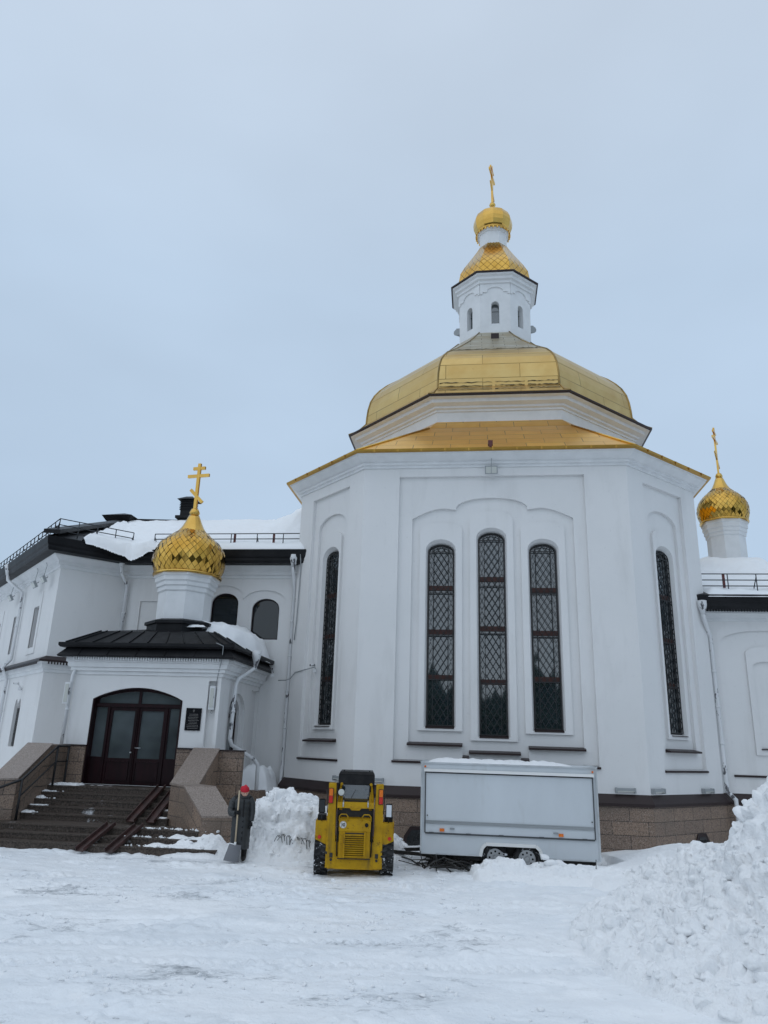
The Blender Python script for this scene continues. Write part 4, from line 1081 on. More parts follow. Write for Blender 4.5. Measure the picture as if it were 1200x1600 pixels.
def soup(name, co, quads, tris, mat):
    me = bpy.data.meshes.new(name); me.vertices.add(len(co)); me.vertices.foreach_set('co', co.astype(np.float32).ravel())
    nq, ntr = len(quads), len(tris); lv = np.concatenate([quads.ravel(), tris.ravel()]).astype(np.int32)
    me.loops.add(len(lv)); me.loops.foreach_set('vertex_index', lv); me.polygons.add(nq + ntr)
    me.polygons.foreach_set('loop_start', np.concatenate([np.arange(nq) * 4, nq * 4 + np.arange(ntr) * 3]).astype(np.int32))
    me.polygons.foreach_set('use_smooth', np.ones(nq + ntr, dtype=bool)); me.update(calc_edges=True); me.materials.append(mat)
    o = bpy.data.objects.new(name, me); COL.objects.link(o); return o
def gridfaces(ny, nx, keep):
    idx = np.arange(nx * ny).reshape(ny, nx); k = keep[:-1, :-1] | keep[:-1, 1:] | keep[1:, 1:] | keep[1:, :-1]
    return np.stack([idx[:-1, :-1], idx[:-1, 1:], idx[1:, 1:], idx[1:, :-1]], -1)[k]
def pile(name, label, x0, x1, y0, y1, step, hfun, seed, nclod, rr=(.05, .16), base=None, hmin=.05, mat='snow', extra=(), ch=(3, .6, 0)):
    """heightfield pile + broken lumps, one mesh; hfun gives height over the ground"""
    xs = np.arange(x0, x1 + step, step); ys = np.arange(y0, y1 + step, step); X, Y = np.meshgrid(xs, ys)
    H = hfun(X, Y); ny, nx = X.shape
    q = gridfaces(ny, nx, H > -.10)
    gy, gx = np.gradient(H, step); ln = np.sqrt(1 + gx * gx + gy * gy)
    D = (chunk(X + .55 * H, Y + .55 * H, ch[0], ch[1]) + .03 * fbm(X * 8 + 5 * H, Y * 8 - 4 * H, 3, seed)) * np.clip(H * 2.6, 0, 1)
    if ch[2]: D = D * smooth(.1, .5, fbm(X, Y, 2, 77)) * smooth(.3, .6, H)
    co = np.stack([X - gx / ln * D, Y - gy / ln * D, GZ + H + D / ln], -1).reshape(-1, 3)
    rnd = random.Random(seed); pts = []; t = 0
    while len(pts) < nclod and t < nclod * 30:
        t += 1; i, j = rnd.randrange(ny), rnd.randrange(nx); h = H[i, j]
        if h > hmin:
            r = rnd.uniform(*rr) * (rnd.random() ** 1.5 + .22); d_ = D[i, j]; pts.append((X[i, j] - gx[i, j] / ln[i, j] * d_, Y[i, j] - gy[i, j] / ln[i, j] * d_, GZ + h + d_ / ln[i, j] - r * .35, r))
    cv, cf = clods(pts + list(extra), seed)
    bx_ = Vector(base or ((x0 + x1) / 2, (y0 + y1) / 2, GZ)); allv = np.concatenate([co, cv]) - np.array(bx_)
    o = soup(name, allv, q, cf + len(co), M[mat]); o.location = bx_; meta(o, label, 'snow pile'); return o
def chunk(X, Y, seed, a=1.0):
    wx = .10 * fbm(X * 3, Y * 3, 2, seed + 40); wy = .10 * fbm(X * 3, Y * 3, 2, seed + 50)
    X2, Y2 = X + wx, Y + wy
    return a * (.55 * cellbumps(X2, Y2, .50, seed) + .85 * cellbumps(X2, Y2, .24, seed + 1) + .85 * cellbumps(X2, Y2, .12, seed + 2) - .22 + .12 * fbm(X * 1.5, Y * 1.5, 4, seed))

# left pile, between the shoveller and the loader
def hL(X, Y):
    ax = smooth(-3.05, -2.62, X + .12 * fbm(Y * 2, Y * 0 + 1, 2, 4))
    core = np.interp(X + .10 * fbm(Y * 2, Y * 0 + 1, 2, 4), [-3.12, -2.9, -2.7, -2.45, -1.9, -1.5, -1.2, -.8, -.2, .5, 1], [0, .70, 1.12, 1.30, 1.26, 1.12, 1.03, .8, .5, .36, 0])
    fy = smooth(17.55, 18.35, Y) * (1 - smooth(20.2, 21.4, Y))
    fy2 = smooth(17.9, 18.6, Y) * (1 - smooth(20.2, 21.4, Y)); k = smooth(-.9, -.2, X)
    h = core * (fy * (1 - k) + fy2 * k)
    return h * (1 + .10 * fbm(X, Y, 3, 2)) - .16 * (1 - smooth(0, .14, h))
pile('snow_pile', 'lumpy snow pile between the shovelling person and the yellow loader', -3.3, 1.3, 17.2, 21.4, .03, hL, 5, 800, (.025, .13), ch=(3, .78, 0))
# big pile at the right edge
def hR(X, Y):
    wx = .25 * fbm(X * .9, Y * .9, 3, 91); wy = .25 * fbm(X * .9, Y * .9, 3, 92)
    r = np.sqrt((X + wx - 7.2) ** 2 + ((Y + wy - 10.9) * .92) ** 2)
    h = np.interp(r, [0, .7, 1.2, 1.55, 1.9, 2.3, 2.8, 3.4, 4.0, 4.3, 4.55, 9], [2.9, 2.65, 2.26, 1.86, 1.42, .92, .52, .38, .26, .14, 0, 0])
    d3 = np.sqrt(((X - 6.5) / 1.9) ** 2 + ((Y - 15.2) / 2.4) ** 2); h = np.maximum(h, .85 * np.clip(1 - d3, 0, 1) ** .8)
    h = h * smooth(7.4, 8.9, Y + .3 * (X - 4))
    return h * (1 + .06 * fbm(X * .8, Y * .8, 3, 12)) - .16 * (1 - smooth(0, .14, h))
pile('snow_pile', 'highest heap of broken snow, at the right edge of the yard', 2.2, 9.4, 7.3, 17.8, .035, hR, 8, 2400, (.025, .20), ch=(13, .82, 0))
# drift against the plinth on the right
def hD(X, Y):
    v_ = -(X - ORG.x) * sin(PSI) + (Y - ORG.y) * cos(PSI); u_ = (X - ORG.x) * cos(PSI) + (Y - ORG.y) * sin(PSI)
    top = np.interp(u_, [1.2, 1.9, 2.4, 3.0, 3.7, 4.3, 5.5, 7.5, 8.6], [.16, .19, .30, .44, .53, .52, .54, .42, 0])
    vc = np.interp(u_, [1.2, 2.2, 3.5, 5], [-12.35, -12.0, -11.2, -10.2])
    fr_ = smooth(-1.7, -.1, v_ - vc); bk = 1 - smooth(.3, 2.2, v_ - vc) * smooth(2.6, 2.0, u_)
    h = top * fr_ * (1 - smooth(.5, 4.0, v_ - vc) * .75) * smooth(1.2, 1.7, u_)
    h = np.where((v_ > vc + .5) & (u_ < 2.3), h * .2, h)
    return h + .05 * fbm(X * 1.2, Y * 1.2, 4, 7) * np.clip(h * 5, 0, 1) - .15 * (1 - smooth(0, .12, h))
pile('snow_drift', 'smooth snow drift against the brown plinth right of the trailer', 3.6, 12.0, 15.0, 22.8, .05, hD, 9, 34, (.05, .16), hmin=.45, ch=(23, .35, 1))
# low bank of cut blocks in front of the trailer wheels
def hB(X, Y):
    a = smooth(1.9, 2.15, X) * (1 - smooth(7.0, 8.0, X))
    top = .20 + .13 * smooth(2.2, 2.4, X) * (1 - smooth(3.0, 3.15, X)) + .05 * fbm(X * 2.2, X * 0, 2, 71) + .07 * smooth(3.1, 3.6, X)
    yc = 16.62 - .13 * (X - 3)
    h = top * a * smooth(yc - .42, yc - .30, Y) * (1 - smooth(yc + .10, yc + .5, Y))
    h = np.maximum(h, .10 * a * smooth(yc - 1.0, yc - .4, Y) * (1 - smooth(yc, yc + .4, Y)))
    return h - .15 * (1 - smooth(0, .12, h))
ex = []
for (x_, y_, z_, r) in ((2.35, 16.6, .40, .20), (2.66, 16.62, .42, .19), (2.9, 16.6, .38, .2), (3.50, 16.55, .62, .13), (3.60, 16.5, .48, .17), (3.40, 16.55, .40, .2), (3.80, 16.5, .44, .12), (3.15, 16.55, .32, .16), (4.1, 16.5, .34, .18)): ex.append((x_, y_, z_, r))
pile('snow_bank', 'low bank of cut snow blocks in front of the trailer wheels', 1.4, 8.4, 15.0, 17.6, .03, hB, 17, 90, (.02, .08), extra=ex, ch=(31, .32, 0))
# small lumps at the foot of the right parapet
def hS(X, Y):
    h = .30 * np.exp(-(((X + 4.1) / .65) ** 2 + ((Y - 18.35) / .35) ** 2)) + .34 * np.exp(-(((X + 3.55) / .35) ** 2 + ((Y - 18.25) / .3) ** 2))
    return h - .14 * (1 - smooth(0, .10, h))
pile('snow_heap', 'small dirty snow heap at the foot of the right stair parapet', -5.2, -2.9, 17.6, 19.1, .035, hS, 19, 60, (.03, .09), ch=(41, .4, 0))

# crumbs of snow strewn over the yard
rg_ = np.random.default_rng(3); pts = []
while len(pts) < 2600:
    x_, y_ = rg_.uniform(-9, 8), 7.5 + 11.5 * rg_.random() ** 1.2
    if fbm(np.array([x_ * .6]), np.array([y_ * 1.1]), 3, 51)[0] + rg_.normal() * .12 > .06: pts.append((x_, y_, 0, .008 + .035 * rg_.random() ** 3))
xa_ = np.array([p[0] for p in pts]); ya_ = np.array([p[1] for p in pts]); za_ = ground_h(xa_, ya_)
cv, cf = clods([(p[0], p[1], z_ + p[3] * .3, p[3]) for p, z_ in zip(pts, za_)], 5)
o = soup('snow_crumbs', cv - np.array((0, 12, GZ)), np.zeros((0, 4), int), cf, M['snow']); o.location = (0, 12, GZ); meta(o, 'small crumbs of snow strewn over the packed snow of the yard', 'snow', kind='stuff')

# snow on the steps
def snow_slab(b, x0, x1, y0, y1, z, h, seed, n=26):
    xs = np.linspace(x0, x1, n); ys = np.linspace(y0, y1, 7); X, Y = np.meshgrid(xs, ys)
    ex_ = np.minimum(X - x0, x1 - X) / (x1 - x0) * 2; ey = np.minimum(Y - y0, y1 - Y) / (y1 - y0) * 2
    H = h * np.clip(ex_ * 4, 0, 1) ** .6 * np.clip(ey * 3, 0, 1) ** .6 * (1 + .9 * fbm(X * 4, Y * 6, 3, seed)) - .012
    V_ = [[b.b.verts.new((X[i, j], Y[i, j], z + H[i, j])) for j in range(n)] for i in range(7)]
    for i in range(6):
        for j in range(n - 1):
            f = b.b.faces.new((V_[i][j], V_[i][j + 1], V_[i + 1][j + 1], V_[i + 1][j])); f.smooth = True
b = BM()
for i, (v_, k) in enumerate(edges):
    vb = edges[i + 1][0] if i < 7 else PV; z1 = GZ + RS * k
    if k > 3: snow_slab(b, -12.2 - (8 - k) * .05, -11.98 + (.10, .22, .04, .16, .08)[k - 4], v_ + (.03, .09, .05, .12, .04)[k - 4], vb, z1, (.05, .035, .06, .04, .05)[k - 4], i * 7 + 1)
    if k in (4, 5, 6): snow_slab(b, -8.75, -8.36, v_ + .04, vb, z1, .035, i + 5)
    if k <= 2: snow_slab(b, -8.7 + .45 * k, -6.6, v_ + .02 + .03 * k, vb, z1, .05 + .01 * k, i + 9, 40)
snow_slab(b, -12.1, -11.4, -9.1, -8.6, 1.42, .05, 31); snow_slab(b, -11.3, -10.6, -8.75, -8.58, 1.42, .02, 32)
rg_ = np.random.default_rng(8); pts = []
for k in range(260):
    i = int(rg_.integers(0, 3)); v_ = edges[i][0]; u_ = -8.9 + 2.2 * rg_.random() ** .7; pts.append((u_, v_ + .02 + .26 * rg_.random(), GZ + RS * (i + 1) + .01, .012 + .05 * rg_.random() ** 2))
for k in range(90):
    i = int(rg_.integers(3, 8)); v_ = edges[i][0]; pts.append((-12.15 + .5 * rg_.random() ** 2, v_ + .02 + .2 * rg_.random(), GZ + RS * (i + 1) + .01, .01 + .035 * rg_.random() ** 2))
cv, cf = clods(pts, 9)
vv = [b.b.verts.new(p) for p in cv]
for f in cf: b.b.faces.new([vv[i] for i in f]).smooth = True
single('step_snow', b, M['snow'], 'thin snow left on the ends of the granite steps', 'snow', (-10.27, -10, 1.0), 'church')

# roof snow: thick lumps over a sloping plane
def slab_snow(name, label, poly_fn, x0, x1, y0, y1, step, zfn, thick, seed, rough=.12, lift=None):
    xs = np.arange(x0, x1 + step, step); ys = np.arange(y0, y1 + step, step); X, Y = np.meshgrid(xs, ys)
    m_ = poly_fn(X, Y)                                  # >0 inside, in metres from the edge
    T_ = thick * np.clip(m_ / .22, 0, 1) ** .5 * (1 + .35 * fbm(X * .8, Y * .8, 3, seed) + rough * fbm(X * 4, Y * 4, 4, seed + 3)) - .06
    if lift: T_ = T_ + lift(X, Y) * smooth(0, .9, m_)
    Z = zfn(X, Y) + T_
    o = grid_mesh(name, X, Y, Z, M['roofsnow']); b = bmesh.new(); b.from_mesh(o.data); b.verts.ensure_lookup_table()
    mm = m_.ravel(); kill = [f for f in b.faces if all(mm[v.index] < -.02 for v in f.verts)]
    bmesh.ops.delete(b, geom=kill, context='FACES'); base = Vector(((x0 + x1) / 2, (y0 + y1) / 2, float(zfn(np.array((x0 + x1) / 2.), np.array((y0 + y1) / 2.)))))
    bmesh.ops.translate(b, verts=b.verts, vec=-base); b.to_mesh(o.data); b.free()
    o.location = W(*base); o.rotation_euler = (0, 0, PSI); meta(o, label, 'snow'); return o
def plane3(a, b_, c_):
    n_ = (Vector(b_) - Vector(a)).cross(Vector(c_) - Vector(a)); a = Vector(a)
    return lambda X, Y: a.z - (n_.x * (X - a.x) + n_.y * (Y - a.y)) / n_.z
def inside(poly):
    def fn(X, Y):
        r = np.full(X.shape, 1e9)
        for i in range(len(poly)):
            p, q = Vector(poly[i][:2]), Vector(poly[(i + 1) % len(poly)][:2]); d = (q - p).normalized(); r = np.minimum(r, -(d.y * (X - p.x) - d.x * (Y - p.y)))
        return r
    return fn
pf_ = plane3(E2, E3, AP)
slab_snow('roof_snow', 'thick snow on the main slope of the left wing roof', inside([E2 + Vector((.0, .05, 0)), E3 + Vector((-.05, .05, 0)), RG, AP]), -17, -6.3, -5.6, 1.6, .07, pf_, .26, 61)
p4 = plane3(E1, E2, AP)
slab_snow('roof_snow', 'bulging snow lobe over the corner gutter of the left wing roof', lambda X, Y: np.maximum(inside([E1 + Vector((.75, .6, 0)), E2 + Vector((.4, -.10, 0)), E2 + Vector((.9, 1.6, 0)), AP + Vector((.9, -1.2, 0)), AP + Vector((.35, -.8, 0))])(X, Y), .62 - np.sqrt(((X - E2.x + .05) / 1.5) ** 2 + ((Y - E2.y - .18) / .95) ** 2)) + .08 * fbm(X * 2, Y * 2, 3, 9), -17, -11.2, -6.6, 1.6, .03, lambda X, Y: np.maximum(p4(X, Y), pf_(X, Y)) - 2.0 * np.clip(8.86 - np.maximum(p4(X, Y), pf_(X, Y)), 0, 1), .34, 62)
# drift piled where the roof meets the apse
slab_snow('roof_snow', 'snow drift banked up on the roof against the apse wall', inside([(-9.4, -3.2), (-5.8, -4.4), (-5.8, 2.5), (-9.9, 1.5)]), -9.9, -6.3, -3.8, 2.6, .07, lambda X, Y: pf_(X, np.minimum(Y, 1.5)), .25, 63, .4, lambda X, Y: .95 * smooth(-9.6, -6.9, X))
pr2 = plane3(hh[2], hh[3], T1)
def porch_snow(X, Y):
    z = np.minimum(pr2(X, Y), 5.74); return z
def ps_in(X, Y):
    a = inside([(-9.35, -7.3), (-8.05, -7.1), (-7.55, -6.3), (-7.45, -5.2), (-7.55, -4.72), (-10.8, -4.72), (-10.9, -5.6)])(X, Y)
    return a - .05 + .06 * fbm(X * 2, Y * 2, 3, 5)
slab_snow('roof_snow', 'rounded snow cap on the right half of the porch roof', ps_in, -11.0, -7.4, -7.4, -4.72, .05, porch_snow, .54, 64, .14)
slab_snow('roof_snow', 'thin ragged snow patch under the cupola base on the porch roof', lambda X, Y: inside([(-10.6, -7.62), (-8.75, -7.62), (-8.9, -7.15), (-10.3, -7.2)])(X, Y) + .10 * fbm(X * 3, Y * 3, 3, 8) - .06, -10.9, -8.5, -7.8, -7.0, .04, lambda X, Y: np.minimum(plane3(hh[1], hh[2], T0)(X, Y), 6.0), .12, 65, .3)
slab_snow('roof_snow', 'tiny snow patch on the front slope of the porch roof', lambda X, Y: inside([(-10.9, -8.5), (-10.1, -8.5), (-10.25, -8.25), (-10.7, -8.3)])(X, Y) + .06 * fbm(X * 5, Y * 5, 3, 8) - .02, -11.1, -9.9, -8.6, -8.1, .03, lambda X, Y: np.minimum(plane3(hh[1], hh[2], T0)(X, Y), 6.0), .07, 66, .3)
pR = plane3((x0_, RV - .62, 7.46), (16, RV - .62, 7.46), (x0_, 1, 9.7))
slab_snow('roof_snow', 'snow sheet on the lower edge of the right wing roof', inside([(6.42, -5.33), (16.5, -5.33), (16.5, 1.05), (6.42, 1.05)]), 6.3, 16.6, -5.4, 1.1, .08, pR, .20, 67, .3)
slab_snow('roof_snow', 'snow mound round the foot of the right cupola', lambda X, Y: 1.9 - np.sqrt((X - rc[0] + .1) ** 2 + ((Y - rc[1] + .6) / 1.3) ** 2), 7.0, 11.2, -2.4, 2.9, .07, lambda X, Y: np.minimum(pR(X, Y), 9.7), .3, 68, .2, lambda X, Y: .35 * np.clip(1.9 - np.sqrt((X - rc[0]) ** 2 + ((Y - rc[1] + .6) / 1.3) ** 2), 0, 1))
# snow ledge beside the porch plinth
slab_snow('ledge_snow', 'block of snow on the ledge between porch and apse', inside([(-7.85, -6.9), (-6.95, -6.3), (-6.95, -5.1), (-7.85, -5.1)]), -7.9, -6.9, -7.0, -5.05, .05, lambda X, Y: 0 * X + 1.36, .62, 69, .3)
b = BM(); b.box(-7.82, -6.98, -6.9, -4.75, .0, 1.34); single('ledge', b, M['granite'], 'granite ledge in the corner between porch and apse', 'ledge', (-7.4, -5.8, GZ), 'church')

# ================================================================== FITTINGS
def floodlight(p, d, label, frame_='church', s=1.0, group='floodlights on the walls'):
    t = Thing('floodlight', label, 'floodlight', p, frame_, group)
    d = Vector(d).normalized(); sd_ = d.cross(Vector((0, 0, 1))).normalized(); u2 = sd_.cross(d); p = Vector(p)
    b = BM(); b.obox(p, sd_ * .19 * s, d * .04 * s, u2 * .12 * s); t.part('housing', b, M['grey'])
    b = BM()
    for q in (-1, 1): b.obox(p + d * .045 * s + sd_ * q * .085 * s, sd_ * .075 * s, d * .006, u2 * .095 * s)
    t.part('lens', b, M['lampglass'])
    b = BM(); b.tube([p - d * .04, p - d * .16 + Vector((0, 0, .03))], .015, 6); b.tube([p + Vector((0, 0, .12 * s)), p + Vector((.02, .05, .5)), p + Vector((-.05, .1, .62))], .010, 5); t.part('bracket', b, M['grey'])
floodlight((-.27, -7.95, 10.72), (0, -1, -.5), 'twin floodlight high in the middle of the apse front')
b = BM(); b.box(-.36, -.22, -8.25, -8.12, 11.42, 11.56); b.box(-.33, -.25, -8.28, -8.1, 11.34, 11.44); single('beacon_lamp', b, M['redbrown'], 'small red and black lamp on the gold roof edge', 'lamp', (-.29, -8.2, 11.34), 'church')
floodlight(tuple(f1(Lh - .9, 7.75, -.28)), tuple(-f1.inn + Vector((0, 0, -.6))), 'floodlight on the left wing nearest its corner')
floodlight(tuple(f1(Lh - 2.1, 7.75, -.28)), tuple(-f1.inn + Vector((0, 0, -.6))), 'dark framed floodlight, second from the left wing corner')
floodlight(tuple(f1(Lh - 5.7, 7.75, -.28)), tuple(-f1.inn + Vector((0, 0, -.6))), 'floodlight left of the far left drainpipe')
def barlamp(fr, t, z, ln, label, dep=-.06, group='grey bar lamps on the walls'):
    th = Thing('wall_lamp', label, 'wall lamp', tuple(fr(t, z, 0)), 'church', group)
    b = BM(); b.obox(fr(t, z, dep), fr.d * ln / 2, fr.inn * .04, Vector((0, 0, .035))); th.part('housing', b, M['grey'])
    b = BM(); b.obox(fr(t, z - .04, dep - .01), fr.d * (ln / 2 - .03), fr.inn * .03, Vector((0, 0, .012))); th.part('lens', b, M['lampglass'])
    b = BM()
    for q in (-1, 1): b.obox(fr(t + q * ln * .46, z - .02, dep), fr.d * .02, fr.inn * .055, Vector((0, 0, .065)))
    th.part('end_cap', b, M['grey'])
barlamp(fF, T(3.1), 1.78, .52, 'bar lamp above the plinth just right of the trailer')
barlamp(fR, .30, 1.78, .52, 'bar lamp by the right corner of the apse front')
barlamp(fR, 2.75, 1.76, .52, 'bar lamp beside the right drainpipe')
barlamp(fF, T(-3.55), 1.80, .5, 'bar lamp just right of the loader cab')
barlamp(fL, 3.1, 1.80, .5, 'bar lamp behind the loader cab on the left')
barlamp(f3, t3(-7.2), 8.32, .62, 'bar lamp under the gutter beside the apse'); barlamp(f3, t3(-11.9), 8.32, .62, 'bar lamp under the gutter left of the golden cupola')
barlamp(f2, 1.15, 8.30, .65, 'bar lamp under the eaves on the angled left face')
th = Thing('wall_lamp', 'upright white lamp in the niche right of the plaque', 'wall lamp', (-8.1, -8.5, 3.8), 'church')
b = BM(); b.box(-8.17, -8.02, -8.56, -8.42, 3.50, 4.14); th.part('housing', b, M['pipe'])
b = BM(); b.box(-8.145, -8.045, -8.575, -8.56, 3.56, 4.08); th.part('lens', b, M['lampglass'])
b = BM(); b.tube([(-8.09, -8.48, 3.5), (-8.09, -8.55, 3.42), (-8.05, -8.58, 3.40)], .014, 5); b.tube([(-8.02, -8.52, 4.15), (-7.95, -8.6, 4.5), (-7.8, -8.85, 4.9), (-7.75, -8.98, 5.2), (-7.95, -9.0, 5.28)], .012, 5); th.part('cable', b, M['grey'])
th = Thing('wall_lamp', 'upright white lamp at the left edge of the porch', 'wall lamp', (-12.3, -8.6, 3.8), 'church')
b = BM(); b.box(-12.40, -12.24, -8.74, -8.66, 3.55, 4.15); th.part('housing', b, M['pipe'])
b = BM(); b.box(-12.37, -12.27, -8.755, -8.74, 3.6, 4.1); th.part('lens', b, M['lampglass'])
def cctv(p, d, label):
    t = Thing('security_camera', label, 'camera', p, 'church', 'cctv cameras on the walls'); p = Vector(p); d = Vector(d).normalized()
    b = BM(); b.tube([p, p + d * .16], .035, 8); t.part('housing', b, M['pipe'])
    b = BM(); b.tube([p + d * .16, p + d * .175], .028, 8); t.part('lens', b, M['black'])
    b = BM(); b.tube([p + Vector((0, 0, -.02)), p + Vector((.0, .05, -.10)), p + Vector((0, .12, -.10))], .018, 6); b.box(p.x - .05, p.x + .05, p.y + .06, p.y + .14, p.z - .22, p.z - .12); t.part('bracket', b, M['pipe'])
pc = fL(fL.len - 2.25, 5.02, .0); cctv(tuple(pc), (-.6, -.6, -.1), 'cctv camera left of the narrow left apse window')
cctv((-7.28, -5.5, 4.9), (.3, -1, .1), 'cctv camera at the right end of the porch gutter')
cctv(tuple(f1(Lh - 2.4, 4.35, -.15)), tuple(-f1.inn + f1.d * -.6), 'cctv camera above the barred window of the left wing')
b = BM(); b.tube([(-7.2, -4.95, 4.62), (-6.95, -5.0, 4.62), (-6.72, -5.25, 4.66), tuple(fL(.3, 4.85, -.02)), tuple(fL(1.2, 4.93, -.02)), tuple(fL(1.45, 4.95, -.02))], .016, 5)
single('cable', b, M['grey'], 'grey cable running from the porch gutter to the apse camera', 'cable', (-6.9, -5.2, 4.62), 'church')
for s_, nm in ((-1, 'left'), (1, 'right')):
    x_ = lc[0] + s_ * 1.62; b = BM(); b.tube([(x_ - s_ * .1, 0, 20.12), (x_ + s_ * .02, -.28, 20.12)], [.05, .17], 10); b.tube([(x_ - s_ * .12, .05, 20.12), (x_ - s_ * .1, 0, 20.12)], .06, 8); b.box(x_ - .08 - s_ * .02, x_ + .08 - s_ * .02, -.1, .12, 20.2, 20.42)
    single('loudspeaker', b, M['grey'], 'horn loudspeaker on the %s side of the lantern tower' % nm, 'loudspeaker', (x_, 0, 20.0), 'church', recalc=True)
# plaque with a crest and lines of engraved text
th = Thing('plaque', 'black stone plaque with small engraved text right of the door', 'plaque', (-8.58, -8.5, 3.2), 'church')
b = BM(); b.box(-8.80, -8.36, -8.535, -8.50, 2.93, 3.53); th.part('slab', b, M['plaque'])
b = BM(); rnd = random.Random(4)
for k in range(10):
    z = 3.36 - k * .042; hw = rnd.uniform(.10, .17); x_ = -8.58 - hw
    while x_ < -8.58 + hw:
        l_ = rnd.uniform(.012, .035); b.box(x_, x_ + l_, -8.5375, -8.535, z, z + .011); x_ += l_ + .010
b.box(-8.584, -8.576, -8.5375, -8.535, 3.42, 3.50); b.box(-8.61, -8.55, -8.5375, -8.535, 3.462, 3.47); b.box(-8.60, -8.56, -8.5375, -8.535, 3.43, 3.438)
th.part('engraving', b, M['letter'])

# ================================================================== LOADER (seen from behind)
ld = Thing('skid_steer_loader', 'yellow skid steer loader standing on snow, seen from behind', 'loader', (-.385, 16.0, GZ), 'local', rz=radians(1.0))
def lp(name, b, mat, parent=None, label=None, recalc=False): return ld.part(name, b, M[mat], parent, label, recalc)
# local: x right, y away from the viewer, z up from the ground
b = BM(); b.hexa([(-.52, .0, .13), (.52, .0, .13), (.52, 1.9, .2), (-.52, 1.9, .2), (-.52, .02, .62), (.52, .02, .62), (.52, 1.9, .70), (-.52, 1.9, .70)]); lp('chassis', b, 'yellow')
# tower posts (lift arm uprights) and cross member
for s in (-1, 1):
    b = BM(); xo, xi = s * .56, s * .37
    a_, c_ = sorted((xo, xi)); b.hexa([(a_, -.02, .15), (c_, -.02, .15), (c_, .30, .15), (a_, .30, .15), (a_ + (.0 if s < 0 else .04), .10, 1.71), (c_ - (.04 if s < 0 else 0), .10, 1.71), (c_ - (.04 if s < 0 else 0), .42, 1.71), (a_ + (.0 if s < 0 else .04), .42, 1.71)])
    for z in (.35, .5, .65, .9, 1.1): b.tube([(s * .53, -.0 + .12 * (z - .15) / 1.5, z), (s * .53, -.035 + .12 * (z - .15) / 1.5, z)], .013, 6)
    lp('tower_post', b, 'yellow')
    b = BM(); b.hexa([(s * .37 - .012, -.03, .75), (s * .37 + .012, -.03, .75), (s * .37 + .012, .02, .75), (s * .37 - .012, .02, .75), (s * .37 - .012, .03, 1.22), (s * .37 + .012, .03, 1.22), (s * .37 + .012, .09, 1.22), (s * .37 - .012, .09, 1.22)]); lp('guide_strip', b, 'rust')
    # lift arm going forward
    b = BM(); b.hexa([(s * .47 - .05, .42, 1.35), (s * .47 + .05, .42, 1.35), (s * .47 + .05, 2.5, .8), (s * .47 - .05, 2.5, .8), (s * .47 - .05, .42, 1.62), (s * .47 + .05, .42, 1.62), (s * .47 + .05, 2.5, 1.05), (s * .47 - .05, 2.5, 1.05)]); lp('lift_arm', b, 'yellow')
    b = BM(); b.bar((s * .30, .16, 1.20), (s * .30, .30, 1.74), .055, .05); b.tube([(s * .30, .12, 1.70), (s * .30, .2, 1.72)], .03, 8); b.bar((s * .35, .14, 1.35), (s * .31, .2, 1.70), .03, .03); lp('strut', b, 'yellow')
    # fender, side box
    b = BM(); x0, x1 = sorted((s * .56, s * .79)); b.box(x0, x1, .10, 1.15, .78, 1.0)
    b.hexa([(x0, .06, .56 if s > 0 else .64), (x1, .06, .64 if s > 0 else .56), (x1, .12, .66), (x0, .12, .58)] + [(x0, .06, .98), (x1, .06, .98), (x1, .12, 1.0), (x0, .12, 1.0)] if False else
           [(x0, .05, .56 if s > 0 else .66), (x1, .05, .66 if s > 0 else .56), (x1, .12, .66 if s > 0 else .56), (x0, .12, .56 if s > 0 else .66), (x0, .05, .98), (x1 - (.03 if s > 0 else 0), .05, .98), (x1 - (.03 if s > 0 else 0), .12, 1.0), (x0, .12, 1.0)])
    lp('fender', b, 'yellow')
    b = BM(); b.tube([(s * .70, .02, .70), (s * .70, .05, .70)], .035, 12); lp('reflector', b, 'red', label='round red reflector')
    b = BM(); xa, xb = sorted((s * .60, s * .76)); b.box(xa, xb, .15, .6, 1.0, 1.10); lp('battery_box', b, 'black')
    # tail lamp
    b = BM(); xa, xb = sorted((s * .545, s * .47)); b.box(xa - .012, xb + .012, .05, .13, 1.33, 1.62); tlm = lp('tail_lamp', b, 'grime')
    b = BM(); b.box(xa, xb, .035, .052, 1.475, 1.61); lp('amber_lens', b, 'orange', tlm); b = BM(); b.box(xa, xb, .035, .052, 1.34, 1.47); lp('red_lens', b, 'red', tlm)
    # mirrors
    b = BM(); b.obox((s * .675, .02, 1.28 if s < 0 else 1.22), (.066, -.02 * s, 0), (0, .014, 0), (0, 0, .135))
    bmesh.ops.bevel(b.b, geom=b.b.edges[:], offset=.012, segments=2, affect='EDGES'); mi = lp('mirror', b, 'black')
    b = BM(); b.obox((s * .675, .006, 1.28 if s < 0 else 1.22), (.050, -.016 * s, 0), (0, .002, 0), (0, 0, .112)); lp('mirror_glass', b, 'chrome' if s > 0 else 'darkglass', mi)
    b = BM(); b.tube([(s * .675, .03, 1.12), (s * .67, .1, .98)], .010, 6); b.tube([(s * .60, .15, 1.58), (s * .585, .08, 1.50), (s * .575, .06, 1.25), (s * .565, .06, 1.15)], .010, 6); lp('mirror_arm', b, 'iron', mi)
b = BM(); b.hexa([(-.37, .03, 1.25), (.37, .03, 1.25), (.37, .25, 1.25), (-.37, .25, 1.25), (-.37, .06, 1.36), (.37, .06, 1.36), (.37, .3, 1.36), (-.37, .3, 1.36)]); b.hexa([(-.08, .02, 1.21), (.08, .02, 1.21), (.08, .1, 1.21), (-.08, .1, 1.21), (-.12, .02, 1.25), (.12, .02, 1.25), (.12, .1, 1.25), (-.12, .1, 1.25)]); lp('cross_member', b, 'yellow')
